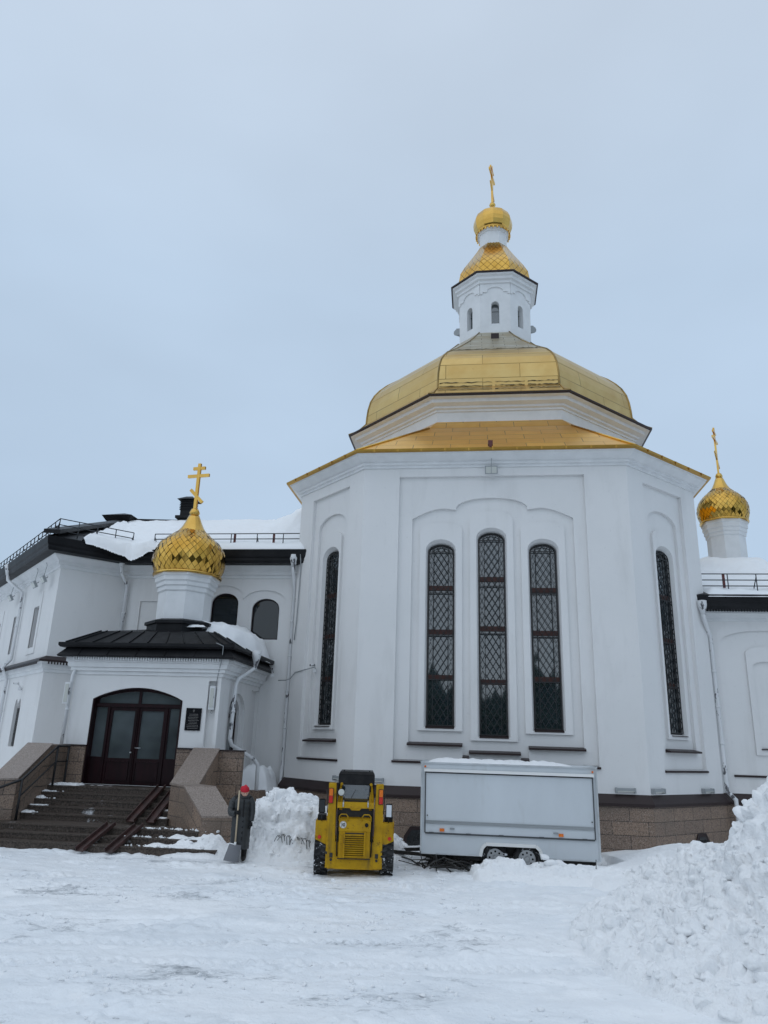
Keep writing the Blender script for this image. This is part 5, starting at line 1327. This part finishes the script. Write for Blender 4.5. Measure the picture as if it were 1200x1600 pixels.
for s in (-1, 1):
    b = BM(); b.tube([(s * .25, .02, 1.27), (s * .25, .03, 1.34), (s * .25, .08, 1.39)], .016, 6); lp('hinge', b, 'rim')
# engine door with louvres
b = BM(); b.box(-.31, .31, -.04, .12, .33, .84); b.hexa([(-.32, -.05, .82), (.32, -.05, .82), (.32, .12, .82), (-.32, .12, .82), (-.32, -.02, 1.03), (.32, -.02, 1.03), (.32, .12, 1.06), (-.32, .12, 1.06)]); b.hexa([(-.32, -.02, 1.032), (.32, -.02, 1.032), (.32, .3, 1.07), (-.32, .3, 1.07), (-.30, .0, 1.05), (.30, .0, 1.05), (.30, .3, 1.10), (-.30, .3, 1.10)])
bmesh.ops.bevel(b.b, geom=b.b.edges[:], offset=.008, segments=1, affect='EDGES'); hd_ = lp('engine_door', b, 'yellow')
b = BM(); b.box(-.19, .19, -.046, -.038, .36, .80); lp('grille_back', b, 'grime', hd_)
b = BM()
for k in range(11): z = .375 + k * .0385; b.hexa([(-.19, -.085, z - .010), (.19, -.085, z - .010), (.19, -.045, z + .008), (-.19, -.045, z + .008), (-.19, -.083, z - .001), (.19, -.083, z - .001), (.19, -.045, z + .016), (-.19, -.045, z + .016)])
for s in (-1, 1): b.box(s * .205 - .015, s * .205 + .015, -.09, -.04, .35, .82)
lp('louvre', b, 'yellow', hd_)
b = BM(); b.tube([(.235, -.058, .945), (.235, -.03, .95)], .036, 14); lp('exhaust_port', b, 'black', hd_)
for s in (-1, 1): b = BM(); b.tube([(s * .23 - .09, -.03, 1.02), (s * .23 - .085, -.05, 1.10), (s * .23 - .05, -.05, 1.14), (s * .23 + .05, -.05, 1.14), (s * .23 + .085, -.05, 1.10), (s * .23 + .09, -.03, 1.02)], .011, 6); lp('grab_handle', b, 'yellow', hd_)
b = BM(); b.tube([(-.235, -.055, .945), (-.235, -.032, .945)], .066, 20); sg = lp('speed_sign', b, 'whitepaint', None, 'round white sign reading 10')
b = BM()
for k in range(28):
    a = 2 * pi * k / 28; a2 = 2 * pi * (k + 1) / 28; b.face([(-.235 + r_ * cos(q), -.0565, .945 + r_ * sin(q)) for r_, q in ((.056, a), (.056, a2), (.061, a2), (.061, a))])
# the digits 1 and 0
b.box(-.266, -.248, -.0575, -.055, .908, .982); b.hexa([(-.272, -.0575, .955), (-.262, -.0575, .965), (-.262, -.055, .965), (-.272, -.055, .955), (-.272, -.0575, .962), (-.262, -.0575, .975), (-.262, -.055, .975), (-.272, -.055, .962)])
for k in range(20):
    a = 2 * pi * k / 20; a2 = 2 * pi * (k + 1) / 20
    b.face([(-.217 + ra * cos(q), -.0575, .945 + rb_ * sin(q)) for ra, rb_, q in ((.007, .018, a), (.007, .018, a2), (.024, .037, a2), (.024, .037, a))])
lp('number', b, 'black', sg)
for z_ in (.325, .848):
    b = BM(); b.box(-.325, .325, -.044, -.03, z_ - .008, z_ + .008); lp('door_gap', b, 'grime', hd_)
for s in (-1, 1):
    b = BM(); b.tube([(s * .335, .0, .36), (s * .345, -.03, .60), (s * .335, -.01, .85), (s * .34, .06, 1.12)], .013, 6); lp('hose', b, 'black')
    b = BM(); b.tube([(s * .45, -.012, .30), (s * .45, -.035, .30)], .026, 8); b.box(s * .45 - .03, s * .45 + .03, -.02, .0, .34, .42); lp('latch', b, 'grime')
# opening between the tower posts: dark engine bay
b = BM(); b.box(-.36, .36, .16, .5, .30, 1.26); lp('engine_bay', b, 'grime')
# cab
b = BM(); x = .37
b.hexa([(-x, .28, 1.20), (x, .28, 1.20), (x, 1.5, 1.0), (-x, 1.5, 1.0), (-x, .20, 1.72), (x, .20, 1.72), (x, 1.35, 1.72), (-x, 1.35, 1.72)])
b.hexa([(-x, .12, 1.70), (x, .12, 1.70), (x, 1.4, 1.70), (-x, 1.4, 1.70), (-x, .16, 1.89), (x, .16, 1.89), (x, 1.35, 1.89), (-x, 1.35, 1.89)])
b.hexa([(-x + .005, .15, 1.89), (x - .005, .15, 1.89), (x - .005, 1.36, 1.89), (-x + .005, 1.36, 1.89), (-x + .03, .20, 1.945), (x - .03, .20, 1.945), (x - .03, 1.3, 1.945), (-x + .03, 1.3, 1.945)])
for q in (-.26, .26): b.tube([(q, .25, 1.94), (q, .25, 1.975)], .012, 6)
cab = lp('cab', b, 'black')
b = BM(); b.obox((-.01, .218, 1.52), (.275, 0, 0), (0, .008, .0), (0, -.025, .165)); lp('rear_window', b, 'glass', cab)
b = BM(); b.bar((-.28, .225, 1.30), (-.28, .20, 1.70), .02, .02); b.bar((.27, .225, 1.30), (.27, .20, 1.70), .02, .02); b.bar((.02, .20, 1.66), (-.10, .21, 1.42), .008, .008); b.obox((0, .24, 1.36), (.27, 0, 0), (0, .012, 0), (0, 0, .02)); lp('window_trim', b, 'iron', cab)
b = BM(); b.tube([(-.30, .10, 1.545), (-.30, .06, 1.545), (-.30, .02, 1.545)], [.05, .068, .074], 16); b.tube([(-.30, .10, 1.54), (-.30, .2, 1.48)], .015, 6); wk = lp('work_lamp', b, 'iron')
b = BM(); b.tube([(-.30, .022, 1.545), (-.30, .012, 1.545)], [.068, .05], 16); lp('lamp_glass', b, 'lampglass', wk)
# wheels
def tyre(cx, cy, R_, wd_, name='wheel'):
    n = 32; b = BM(); prof = [(-.5, .60), (-.5, .86), (-.42, .96), (-.2, 1.0), (.2, 1.0), (.42, .96), (.5, .86), (.5, .60)]
    rings = []
    for k in range(n):
        a = 2 * pi * k / n; rings.append([b.b.verts.new((cx + p * wd_, cy + R_ * r * cos(a), R_ + R_ * r * sin(a) - .015)) for p, r in prof])
    for k in range(n):
        r1_, r2_ = rings[k], rings[(k + 1) % n]
        for i in range(len(prof) - 1): f = b.b.faces.new((r1_[i], r1_[i + 1], r2_[i + 1], r2_[i])); f.smooth = True
    for k in range(26):
        for s_ in (-1, 1):
            a = 2 * pi * (k + (.5 if s_ > 0 else 0)) / 26; rad = Vector((0, cos(a), sin(a))); tan = Vector((0, -sin(a), cos(a))); c_ = Vector((cx + s_ * wd_ * .24, cy, R_ - .015)) + rad * R_ * 1.005
            b.obox(c_, Vector((wd_ * .24, 0, 0)) + tan * .02 * s_, tan * .022, rad * .022)
    o_ = lp(name, b, 'rubber', recalc=True)
    b = BM()
    for s_ in (-1, 1): b.tube([(cx + s_ * wd_ * .30, cy, R_ - .015), (cx + s_ * wd_ * .38, cy, R_ - .015)], R_ * .58, 20)
    lp('rim', b, 'yellow', o_)
for s in (-1, 1):
    tyre(s * .66, .42, .40, .27); tyre(s * .66, 1.45, .40, .27)
# bucket in front
b = BM(); b.hexa([(-.85, 2.5, .02), (.85, 2.5, .02), (.85, 3.1, .02), (-.85, 3.1, .02), (-.85, 2.45, .55), (.85, 2.45, .55), (.85, 2.6, .60), (-.85, 2.6, .60)]); lp('bucket', b, 'grime')

# ================================================================== TRAILER
tr = Thing('vending_trailer', 'closed white vending trailer with snow on top', 'trailer', (-.07, -10.6, GZ), 'church')
TX0, TX1, TV0, TV1, TZ0, TZ1 = -1.99, 1.82, -11.6, -9.65, .50, 2.375
hwl = [(-.66 - TX0, TZ0), (-.66 - TX0, .62)]
ft = frame((TX0, TV0), (TX1, TV0))
def tt(u_): return u_ - TX0
arch_o = [(tt(-.66), TZ0), (tt(-.62), .66), (tt(-.57), .72), (tt(.47), .72), (tt(.53), .66), (tt(.57), TZ0)]
out_ = [(0, TZ0)] + arch_o + [(ft.len, TZ0), (ft.len, TZ1), (0, TZ1)]
b = BM(); b.poly(out_, [], ft, 0)
b.face([(TX0, TV0, TZ1), (TX1, TV0, TZ1), (TX1, TV1, TZ1), (TX0, TV1, TZ1)]); b.face([(TX0, TV1, TZ0), (TX0, TV1, TZ1), (TX1, TV1, TZ1), (TX1, TV1, TZ0)])
b.face([(TX0, TV0, TZ0), (TX0, TV1, TZ0), (TX0, TV1, TZ1), (TX0, TV0, TZ1)][::-1]); b.face([(TX1, TV0, TZ0), (TX1, TV1, TZ0), (TX1, TV1, TZ1), (TX1, TV0, TZ1)])
b.face([(TX0, TV0 + .01, TZ0 + .02), (TX1, TV0 + .01, TZ0 + .02), (TX1, TV1, TZ0 + .02), (TX0, TV1, TZ0 + .02)][::-1]) if False else None
tr.part('body', b, M['trailer'])
b = BM()
P3 = lambda x_, z_, d=-.012: ft(tt(x_), z_, d)
def strip(bm_, x0_, z0_, x1_, z1_, w_=.035, d=-.012, t_=.03): bm_.bar(P3(x0_, z0_, d), P3(x1_, z1_, d), w_, t_, ft.inn)
strip(b, TX0, TZ0 + .01, -.68, TZ0 + .01, .03); strip(b, .59, TZ0 + .01, TX1, TZ0 + .01, .03); strip(b, TX0, TZ1 - .015, TX1, TZ1 - .015, .035)
strip(b, TX0 + .015, TZ0, TX0 + .015, TZ1, .035, -.014); strip(b, TX1 - .015, TZ0, TX1 - .015, TZ1, .035, -.014)
b.bar((TX0, TV0, TZ1), (TX0, TV1, TZ1), .04, .04); b.bar((TX1, TV0, TZ1), (TX1, TV1, TZ1), .04, .04)
tr.part('edge_profile', b, M['alu'])
b = BM(); HX0, HX1, HZ0, HZ1 = TX0 + .11, TX1 - .11, .92, 2.16
b.poly(rect(tt(HX0), tt(HX1), HZ0, HZ1), [], ft, -.02); b.rim(rect(tt(HX0), tt(HX1), HZ0, HZ1), ft, -.02, 0)
ha = tr.part('serving_hatch', b, M['trailer'], label='large closed serving hatch flap')
b = BM(); strip(b, HX0 - .01, HZ0, HX0 - .01, HZ1 + .03, .022, -.03, .02); strip(b, HX1 + .01, HZ0, HX1 + .01, HZ1 + .03, .022, -.03, .02); strip(b, HX0, HZ0 - .005, HX1, HZ0 - .005, .03, -.03, .02)
for x_ in (-1.75, -.95, -.25, .6, 1.5): strip(b, x_ - .05, HZ0 - .0, x_ + .05, HZ0 - .0, .035, -.045, .02)
for x_, z_ in ((HX0 + .04, 1.27), (HX1 - .04, 1.27)): b.tube([P3(x_, z_, -.02), P3(x_, z_, -.045)], .014, 8)
tr.part('hatch_seal', b, M['seal'], ha)
b = BM(); strip(b, HX0 - .04, HZ1 + .045, HX1 + .04, HZ1 + .045, .06, -.05, .07); tr.part('hatch_rail', b, M['whitepaint'], ha)
b = BM(); strip(b, HX0 + .01, 1.14, HX1 - .01, 1.14, .045, -.032, .02); strip(b, HX0 + .01, 1.165, HX1 - .01, 1.165, .012, -.036, .02); strip(b, HX0 + .01, 1.115, HX1 - .01, 1.115, .012, -.036, .02); tr.part('hatch_rail', b, M['grey'], ha)
b = BM(); strip(b, HX0 + .0, HZ1 + .0, HX1, HZ1 + .0, .022, -.035, .02); tr.part('hatch_gap', b, M['black'], ha)
for x_ in (-1.9, 1.73): b = BM(); b.tube([P3(x_, 2.28, -.0), P3(x_, 2.28, -.03)], .022, 8); tr.part('clearance_lamp', b, M['orange'])
for x_ in (-1.3, .9): b = BM(); strip(b, x_ - .05, 1.02, x_ + .05, 1.02, .03, -.04, .03); tr.part('hatch_lock', b, M['grey'], ha)
for x_ in (-1.52, 1.01): b = BM(); strip(b, x_ - .05, .985, x_ + .05, .985, .06, -.035, .02); tr.part('side_marker', b, M['orange'])
b = BM()
for (xa, za), (xb, zb_) in zip([(-.70, TZ0), (-.66, .66), (-.58, .745), (.48, .745), (.57, .66), (.61, TZ0)], [(-.66, .66), (-.58, .745), (.48, .745), (.57, .66), (.61, TZ0)]): strip(b, xa, za, xb, zb_, .065, -.03, .06)
tr.part('mudguard', b, M['whitepaint'], label='pale rounded mudguard over the two wheels')
b = BM(); b.box(-.62, .53, TV0 + .32, TV0 + .5, .45, .75); b.box(TX0 + .1, TX1 - .1, TV0 + .25, TV1 - .1, .38, .49); b.box(TX0 + .2, TX0 + .28, TV0 + .2, TV0 + .28, .2, .5); b.box(TX1 - .16, TX1 - .08, TV0 + .2, TV0 + .28, .2, .5)
tr.part('underframe', b, M['grime'])
for cx in (-.38, .29):
    b = BM(); n = 28; prof = [(-.08, .18), (-.08, .25), (-.05, .285), (.05, .285), (.08, .25), (.08, .18)]; cz = GZ + .255
    rings = [[b.b.verts.new((cx + r * cos(2 * pi * k / n), TV0 + .14 + p, cz + r * sin(2 * pi * k / n))) for p, r in prof] for k in range(n)]
    for k in range(n):
        for i in range(5): f = b.b.faces.new((rings[k][i], rings[k][i + 1], rings[(k + 1) % n][i + 1], rings[(k + 1) % n][i])); f.smooth = True
    wh = tr.part('wheel', b, M['rubber'], recalc=True)
    b = BM(); b.tube([(cx, TV0 + .16, cz), (cx, TV0 + .09, cz)], .185, 20)
    b.tube([(cx, TV0 + .09, cz), (cx, TV0 + .05, cz)], [.06, .045], 12)
    tr.part('rim', b, M['rim'], wh)
    b = BM()
    for k in range(8): a = 2 * pi * k / 8; b.tube([(cx + .12 * cos(a), TV0 + .09, cz + .12 * sin(a)), (cx + .12 * cos(a), TV0 + .085, cz + .12 * sin(a))], .022, 8)
    tr.part('rim_hole', b, M['black'], wh)
b = BM()
for i in range(1): snow_slab(b, TX0 + .1, TX1 - .45, TV0 + .02, TV1 - .1, TZ1, .075, 77, 90)
single('trailer_snow', b, M['snow'], 'uneven strip of snow lying on the trailer roof', 'snow', (-.1, -10.6, TZ1), 'church')
# drawbar and scrap metal under the left end
b = BM(); b.bar((TX0 + .2, -11.2, .42), (TX0 - .9, -10.7, .40), .07, .07); b.bar((TX0 + .2, -10.1, .42), (TX0 - .9, -10.6, .40), .07, .07); tr.part('drawbar', b, M['grime'])
b = BM(); rnd = random.Random(11)
for k in range(34):
    p = Vector((rnd.uniform(-2.2, -1.0), rnd.uniform(-12.0, -11.3), rnd.uniform(.24, .40))); d = Vector((rnd.uniform(-1, 1), rnd.uniform(-.5, .5), rnd.uniform(-.25, .25))).normalized() * rnd.uniform(.1, .38)
    b.tube([p - d, p + Vector((0, 0, rnd.uniform(0, .06))), p + d], rnd.uniform(.008, .022), 5)
single('scrap_heap', b, M['grime'], 'tangle of dark branches and bars under the trailer left end', 'debris', (-1.6, -11.6, GZ), 'church')
# thin stakes in the bank
for x_, y_ in ((3.35, 16.42), (4.45, 16.2)):
    b = BM(); b.tube([(x_, y_, GZ - .1), (x_ + .02, y_, GZ + .42)], .008, 5); single('stake', b, M['iron'], 'thin dark stake in the snow bank %s' % ('nearer the loader' if x_ < 4 else 'nearer the trailer right wheel'), 'stake', (x_, y_, GZ), group='stakes in the snow bank')

# ================================================================== small fence buried in the left pile
fc = Thing('garden_fence', 'low wrought iron fence half buried in the snow pile', 'fence', (-1.85, 17.3, GZ), 'world')
for k, (x_, z_, tl) in enumerate(((-2.12, .70, -.5), (-2.02, .73, .3), (-1.90, .70, .2), (-1.80, .64, -.3), (-1.72, .68, .3), (-1.62, .66, -.1), (-1.53, .66, .3), (-1.45, .62, .1))):
    b = BM(); y_ = 17.80 + .02 * (k % 3); h_ = .10 + .05 * (k % 3)
    b.tube([(x_ - .03 + tl * .1, y_, z_ - h_), (x_ - .035, y_, z_ - .01), (x_ - .015, y_, z_ + .022), (x_ + .015, y_, z_ + .022), (x_ + .035, y_, z_ - .01), (x_ + .03 + tl * .08, y_, z_ - h_ * .8)], .007, 5)
    b.tube([(x_ + .0, y_ - .01, z_ - .01), (x_ + .03, y_ - .01, z_ + .03), (x_ + .06, y_ - .01, z_ - .0), (x_ + .045, y_ - .01, z_ - .03)], .006, 5)
    fc.part('scroll_hoop', b, M['iron'])

# ================================================================== PERSON
PX, PY = -2.93, 17.60
def skinned(name, verts, edges_, radii, mat, parent, sub=2, root=0):
    me = bpy.data.meshes.new(name); me.from_pydata([tuple(v) for v in verts], edges_, []); me.update()
    o = bpy.data.objects.new(name, me); COL.objects.link(o); o.parent = parent
    sm_ = o.modifiers.new('skin', 'SKIN'); ss = o.modifiers.new('sub', 'SUBSURF'); ss.levels = sub; ss.render_levels = sub
    for v, r in zip(me.skin_vertices[0].data, radii):
        v.radius = (r, r) if not isinstance(r, tuple) else r
    me.skin_vertices[0].data[root].use_root = True
    sm_.use_smooth_shade = True; me.materials.append(mat); return o
pe_ = Thing('person', 'person in red knitted hat and long dark coat holding a shovel', 'person', (PX, PY, GZ), 'local', rz=radians(6))
S = 1.0
# body: pelvis 0, spine, neck, head; arms; legs   (faces the viewer, -y)
V_ = [(0, 0, .84), (0, .0, 1.02), (.0, .01, 1.20), (.0, 0, 1.31), (.02, -.03, 1.36), (.03, -.06, 1.42),
      (-.17, .0, 1.27), (-.23, -.03, 1.02), (-.10, -.17, .97), (-.05, -.20, .98),
      (.17, .0, 1.27), (.21, -.02, 1.03), (.20, -.06, .80), (.20, -.07, .74),
      (-.10, 0, .80), (-.11, -.01, .45), (-.12, .02, .09), (-.125, -.10, .04),
      (.10, 0, .80), (.10, -.01, .45), (.10, .02, .09), (.11, -.11, .04)]
E__ = [(0, 1), (1, 2), (2, 3), (3, 4), (4, 5), (2, 6), (6, 7), (7, 8), (8, 9), (2, 10), (10, 11), (11, 12), (12, 13), (0, 14), (14, 15), (15, 16), (16, 17), (0, 18), (18, 19), (19, 20), (20, 21)]
R__ = [.13, .12, .13, .055, .05, .06, .06, .045, .035, .03, .06, .045, .035, .03, .085, .055, .045, .035, .085, .055, .045, .035]
body = skinned('body', V_, E__, R__, M['cloth'], pe_.e, 1)
# head with face
b = BM(); hc = Vector((.035, -.085, 1.395)); b.b.verts.ensure_lookup_table()
ret = bmesh.ops.create_uvsphere(b.b, u_segments=28, v_segments=22, radius=.1)
for v in ret['verts']:
    x_, y_, z_ = v.co; x_ *= .76; z_ *= 1.12; y_ *= .92
    if z_ < -.02: x_ *= 1 - .30 * min(1, (-z_ - .02) / .09); 
    if y_ < -.05:
        n_ = math.exp(-((x_ / .014) ** 2)) * math.exp(-(((z_ + .012) / .024) ** 2)); y_ -= .020 * n_
        for s in (-1, 1): y_ += .010 * math.exp(-(((x_ - s * .028) / .014) ** 2 + ((z_ - .012) / .012) ** 2))
        y_ -= .006 * math.exp(-((x_ / .022) ** 2 + ((z_ + .052) / .008) ** 2))
    v.co = Vector((x_, y_, z_))
for f in b.b.faces: f.smooth = True
Rh = Matrix.Rotation(radians(24), 3, 'X') @ Matrix.Rotation(radians(14), 3, 'Z')
for v in b.b.verts: v.co = Rh @ v.co + hc
for s in (-1, 1):
    e0 = hc + Rh @ Vector((s * .076, .0, .0)); b.obox(e0, Vector((.007, 0, 0)), Vector((0, .018, 0)), Vector((0, 0, .028)))
pe_.part('head', b, M['skin'])
b = BM()
for s in (-1, 1): p = hc + Rh @ Vector((s * .028, -.080, .012)); b.obox(p, Rh @ Vector((.011, 0, 0)), Rh @ Vector((0, .004, 0)), Rh @ Vector((0, 0, .004)))
p = hc + Rh @ Vector((0, -.088, -.052)); b.obox(p, Rh @ Vector((.018, 0, 0)), Rh @ Vector((0, .003, 0)), Rh @ Vector((0, 0, .003)))
pe_.part('face_feature', b, M['rust'])
b = BM(); ret = bmesh.ops.create_uvsphere(b.b, u_segments=24, v_segments=16, radius=.108)
for v in ret['verts']:
    v.co.x *= .92; v.co.z *= .92
    if v.co.z < .0: v.co.z *= .35; v.co.x *= 1.03; v.co.y *= 1.03
    if v.co.z > .05: v.co.z += .012 * sin(v.co.x * 60)
for f in b.b.faces: f.smooth = True
for v in b.b.verts: v.co = Rh @ (v.co + Vector((0, .008, .052))) + hc
pe_.part('knitted_hat', b, M['redwool'])
b = BM()                                                # hood / collar behind the head
b.tube([(-.10, .03, 1.30), (-.06, -.07, 1.30), (.03, -.11, 1.29), (.11, -.06, 1.30), (.13, .03, 1.31), (.06, .09, 1.33), (-.06, .09, 1.33), (-.10, .03, 1.30)], .038, 8); pe_.part('collar', b, M['coat'])
# coat: quilted rings
b = BM(); rows = []
zs_ = np.linspace(.24, 1.33, 38)
for z in zs_:
    k = (z - .24) / (1.33 - .24)
    w_ = np.interp(z, [.34, .6, .85, 1.0, 1.2, 1.29, 1.33], [.20, .205, .20, .175, .185, .145, .08]); d_ = np.interp(z, [.34, .85, 1.0, 1.2, 1.33], [.17, .165, .15, .14, .08])
    q = .010 * abs(sin(pi * z / .115)); row = []
    for i in range(28):
        a = 2 * pi * i / 28; fold = .010 * sin(a * 5 + 2 * z) * (1 - k)
        row.append(b.b.verts.new(((w_ + q + fold) * cos(a) + .0, (d_ + q + fold) * sin(a), z)))
    rows.append(row)
for r1_, r2_ in zip(rows, rows[1:]):
    for i in range(28): f = b.b.faces.new((r1_[i], r1_[(i + 1) % 28], r2_[(i + 1) % 28], r2_[i])); f.smooth = True
b.b.faces.new(rows[0][::-1]); b.b.faces.new(rows[-1])
coat = pe_.part('long_coat', b, M['coat'])
b = BM(); b.bar((.05, -.17, .40), (.04, -.155, 1.24), .035, .012, (0, 1, 0)); pe_.part('coat_placket', b, M['cloth'], coat)
def sleeve(pts, rs):
    b = BM(); P_ = []; R2 = []
    for (p, r), (q, r2) in zip(zip(pts, rs), list(zip(pts, rs))[1:]):
        p, q = Vector(p), Vector(q)
        for k in range(8): t = k / 8; P_.append(p.lerp(q, t)); R2.append((r + (r2 - r) * t) * (1 + .10 * abs(sin(pi * (k + .5) / 4))))
    P_.append(Vector(pts[-1])); R2.append(rs[-1]); b.tube(P_, R2, 12); pe_.part('sleeve', b, M['coat'], coat)
sleeve([(-.15, .0, 1.26), (-.22, .0, 1.17), (-.245, -.05, 1.02), (-.225, -.13, .955), (-.12, -.21, .97)], [.068, .070, .064, .058, .048])
sleeve([(.15, .0, 1.26), (.21, .0, 1.17), (.235, -.02, 1.0), (.225, -.06, .80)], [.068, .066, .058, .046])
# gloves: palm, four curled fingers and thumb each
def glove(c_, wrap):
    b = BM(); c_ = Vector(c_)
    if wrap:      # closed round the shaft at c_, palm on the left side
        b.tube([c_ + Vector((-.075, .0, .0)), c_ + Vector((-.035, .0, .005)), c_ + Vector((-.022, .0, .01))], [.036, .040, .032], 10)
        for k, l_ in enumerate((.9, 1.0, .95, .8)):
            z = .034 - k * .022; b.tube([c_ + Vector((-.035, -.02, z)), c_ + Vector((-.008, -.034, z)), c_ + Vector((.022, -.026, z)), c_ + Vector((.026, -.002, z - .003)), c_ + Vector((.012 * l_, .016, z - .004))], [.012, .0115, .011, .010, .008], 7)
        b.tube([c_ + Vector((-.04, .015, .03)), c_ + Vector((-.015, .028, .045)), c_ + Vector((.014, .022, .048))], [.014, .012, .009], 7)
    else:
        b.tube([c_ + Vector((0, 0, .05)), c_ + Vector((0, -.005, 0)), c_ + Vector((0, -.01, -.035))], [.030, .038, .034], 10)
        for k, l_ in enumerate((.055, .065, .06, .05)):
            y_ = .022 - k * .018; b.tube([c_ + Vector((0, y_ - .01, -.03)), c_ + Vector((-.008, y_ - .012, -.03 - l_ * .6)), c_ + Vector((-.022, y_ - .014, -.03 - l_)), ], [.012, .011, .008], 7)
        b.tube([c_ + Vector((-.02, -.03, .0)), c_ + Vector((-.035, -.045, -.03)), c_ + Vector((-.04, -.05, -.05))], [.013, .011, .008], 7)
    pe_.part('glove', b, M['cloth'])
SHX, SHY = -.045, -.235
glove((SHX, SHY, .99), True); glove((.222, -.07, .735), False)
for s, y_ in ((-1, .0), (1, -.02)):
    b = BM(); b.tube([(s * .11, y_ + .09, .055), (s * .11, y_ + .02, .06), (s * .112, y_ - .08, .05), (s * .115, y_ - .15, .035)], [.045, .052, .047, .03], 10); b.tube([(s * .11, y_ + .03, .05), (s * .11, y_ + .03, .36)], [.055, .07], 10); pe_.part('boot', b, M['cloth'])
# shovel
sh = Thing('snow_shovel', 'wide grey snow shovel with pale wooden handle held upright', 'shovel', (PX - .05, PY - .24, GZ), 'local', rz=radians(6))
b = BM(); b.tube([(0, .0, .36), (0, .0, 1.44)], .017, 8); sh.part('handle', b, M['timber'])
b = BM(); b.tube([(0, .0, .28), (0, .0, .40)], .024, 8); sh.part('socket', b, M['whitepaint'])
b = BM(); n = 10
G_ = []
for j in range(7):
    row = []
    for i in range(n + 1):
        t = i / n * 2 - 1; k = j / 6; hw = .13 + .035 * k; z = .33 * (1 - k) + .02; y_ = -.02 - .06 * k - .05 * (1 - t * t) * 1 + .05; row.append(Vector((-.035 * k * 1.6 + hw * t, y_, z - .012 * t * 1.5)))
    G_.append(row)
for sgn, off in ((1, 0), (-1, .012)):
    vs = [[b.b.verts.new(p + Vector((0, off, 0))) for p in r] for r in G_]
    for j in range(6):
        for i in range(n): f = b.b.faces.new((vs[j][i], vs[j][i + 1], vs[j + 1][i + 1], vs[j + 1][i])); f.smooth = True
sh.part('blade', b, M['plastic'])
b = BM(); b.tube([tuple(G_[0][i] + Vector((0, -.004, .004))) for i in range(0, 6)], .010, 6); b.tube([tuple(G_[j][0]) for j in range(0, 4)], .008, 6); sh.part('snow_crust', b, M['snow'])

# ================================================================== wood behind the photographer (mirrored in glass and gold)
tb = BM(); rnd = random.Random(21)
for k in range(320):
    a = radians(180 + k * .5625 + rnd.uniform(-1, 1)); d = rnd.uniform(40, 62); x_, y_ = d * cos(a), d * sin(a) + 4
    h = rnd.uniform(7, 11.5) * (1.2 if rnd.random() < .12 else 1); r = h * rnd.uniform(.22, .45); n = 9
    for j in range(9):
        z0_ = 1 + (h - 1) * j / 9; rr = r * (1 - j / 9.5)
        ring = [(x_ + rr * rnd.uniform(.7, 1.2) * cos(2 * pi * i / n), y_ + rr * rnd.uniform(.7, 1.2) * sin(2 * pi * i / n), z0_ - rnd.uniform(0, .5)) for i in range(n)]
        top = (x_, y_, z0_ + h / 9 * 1.7)
        for i in range(n): tb.face((ring[i], ring[(i + 1) % n], top))
single('tree_line', tb, M['needles'], 'dark conifers standing behind the photographer', 'trees', (0, -40, GZ), kind='stuff')
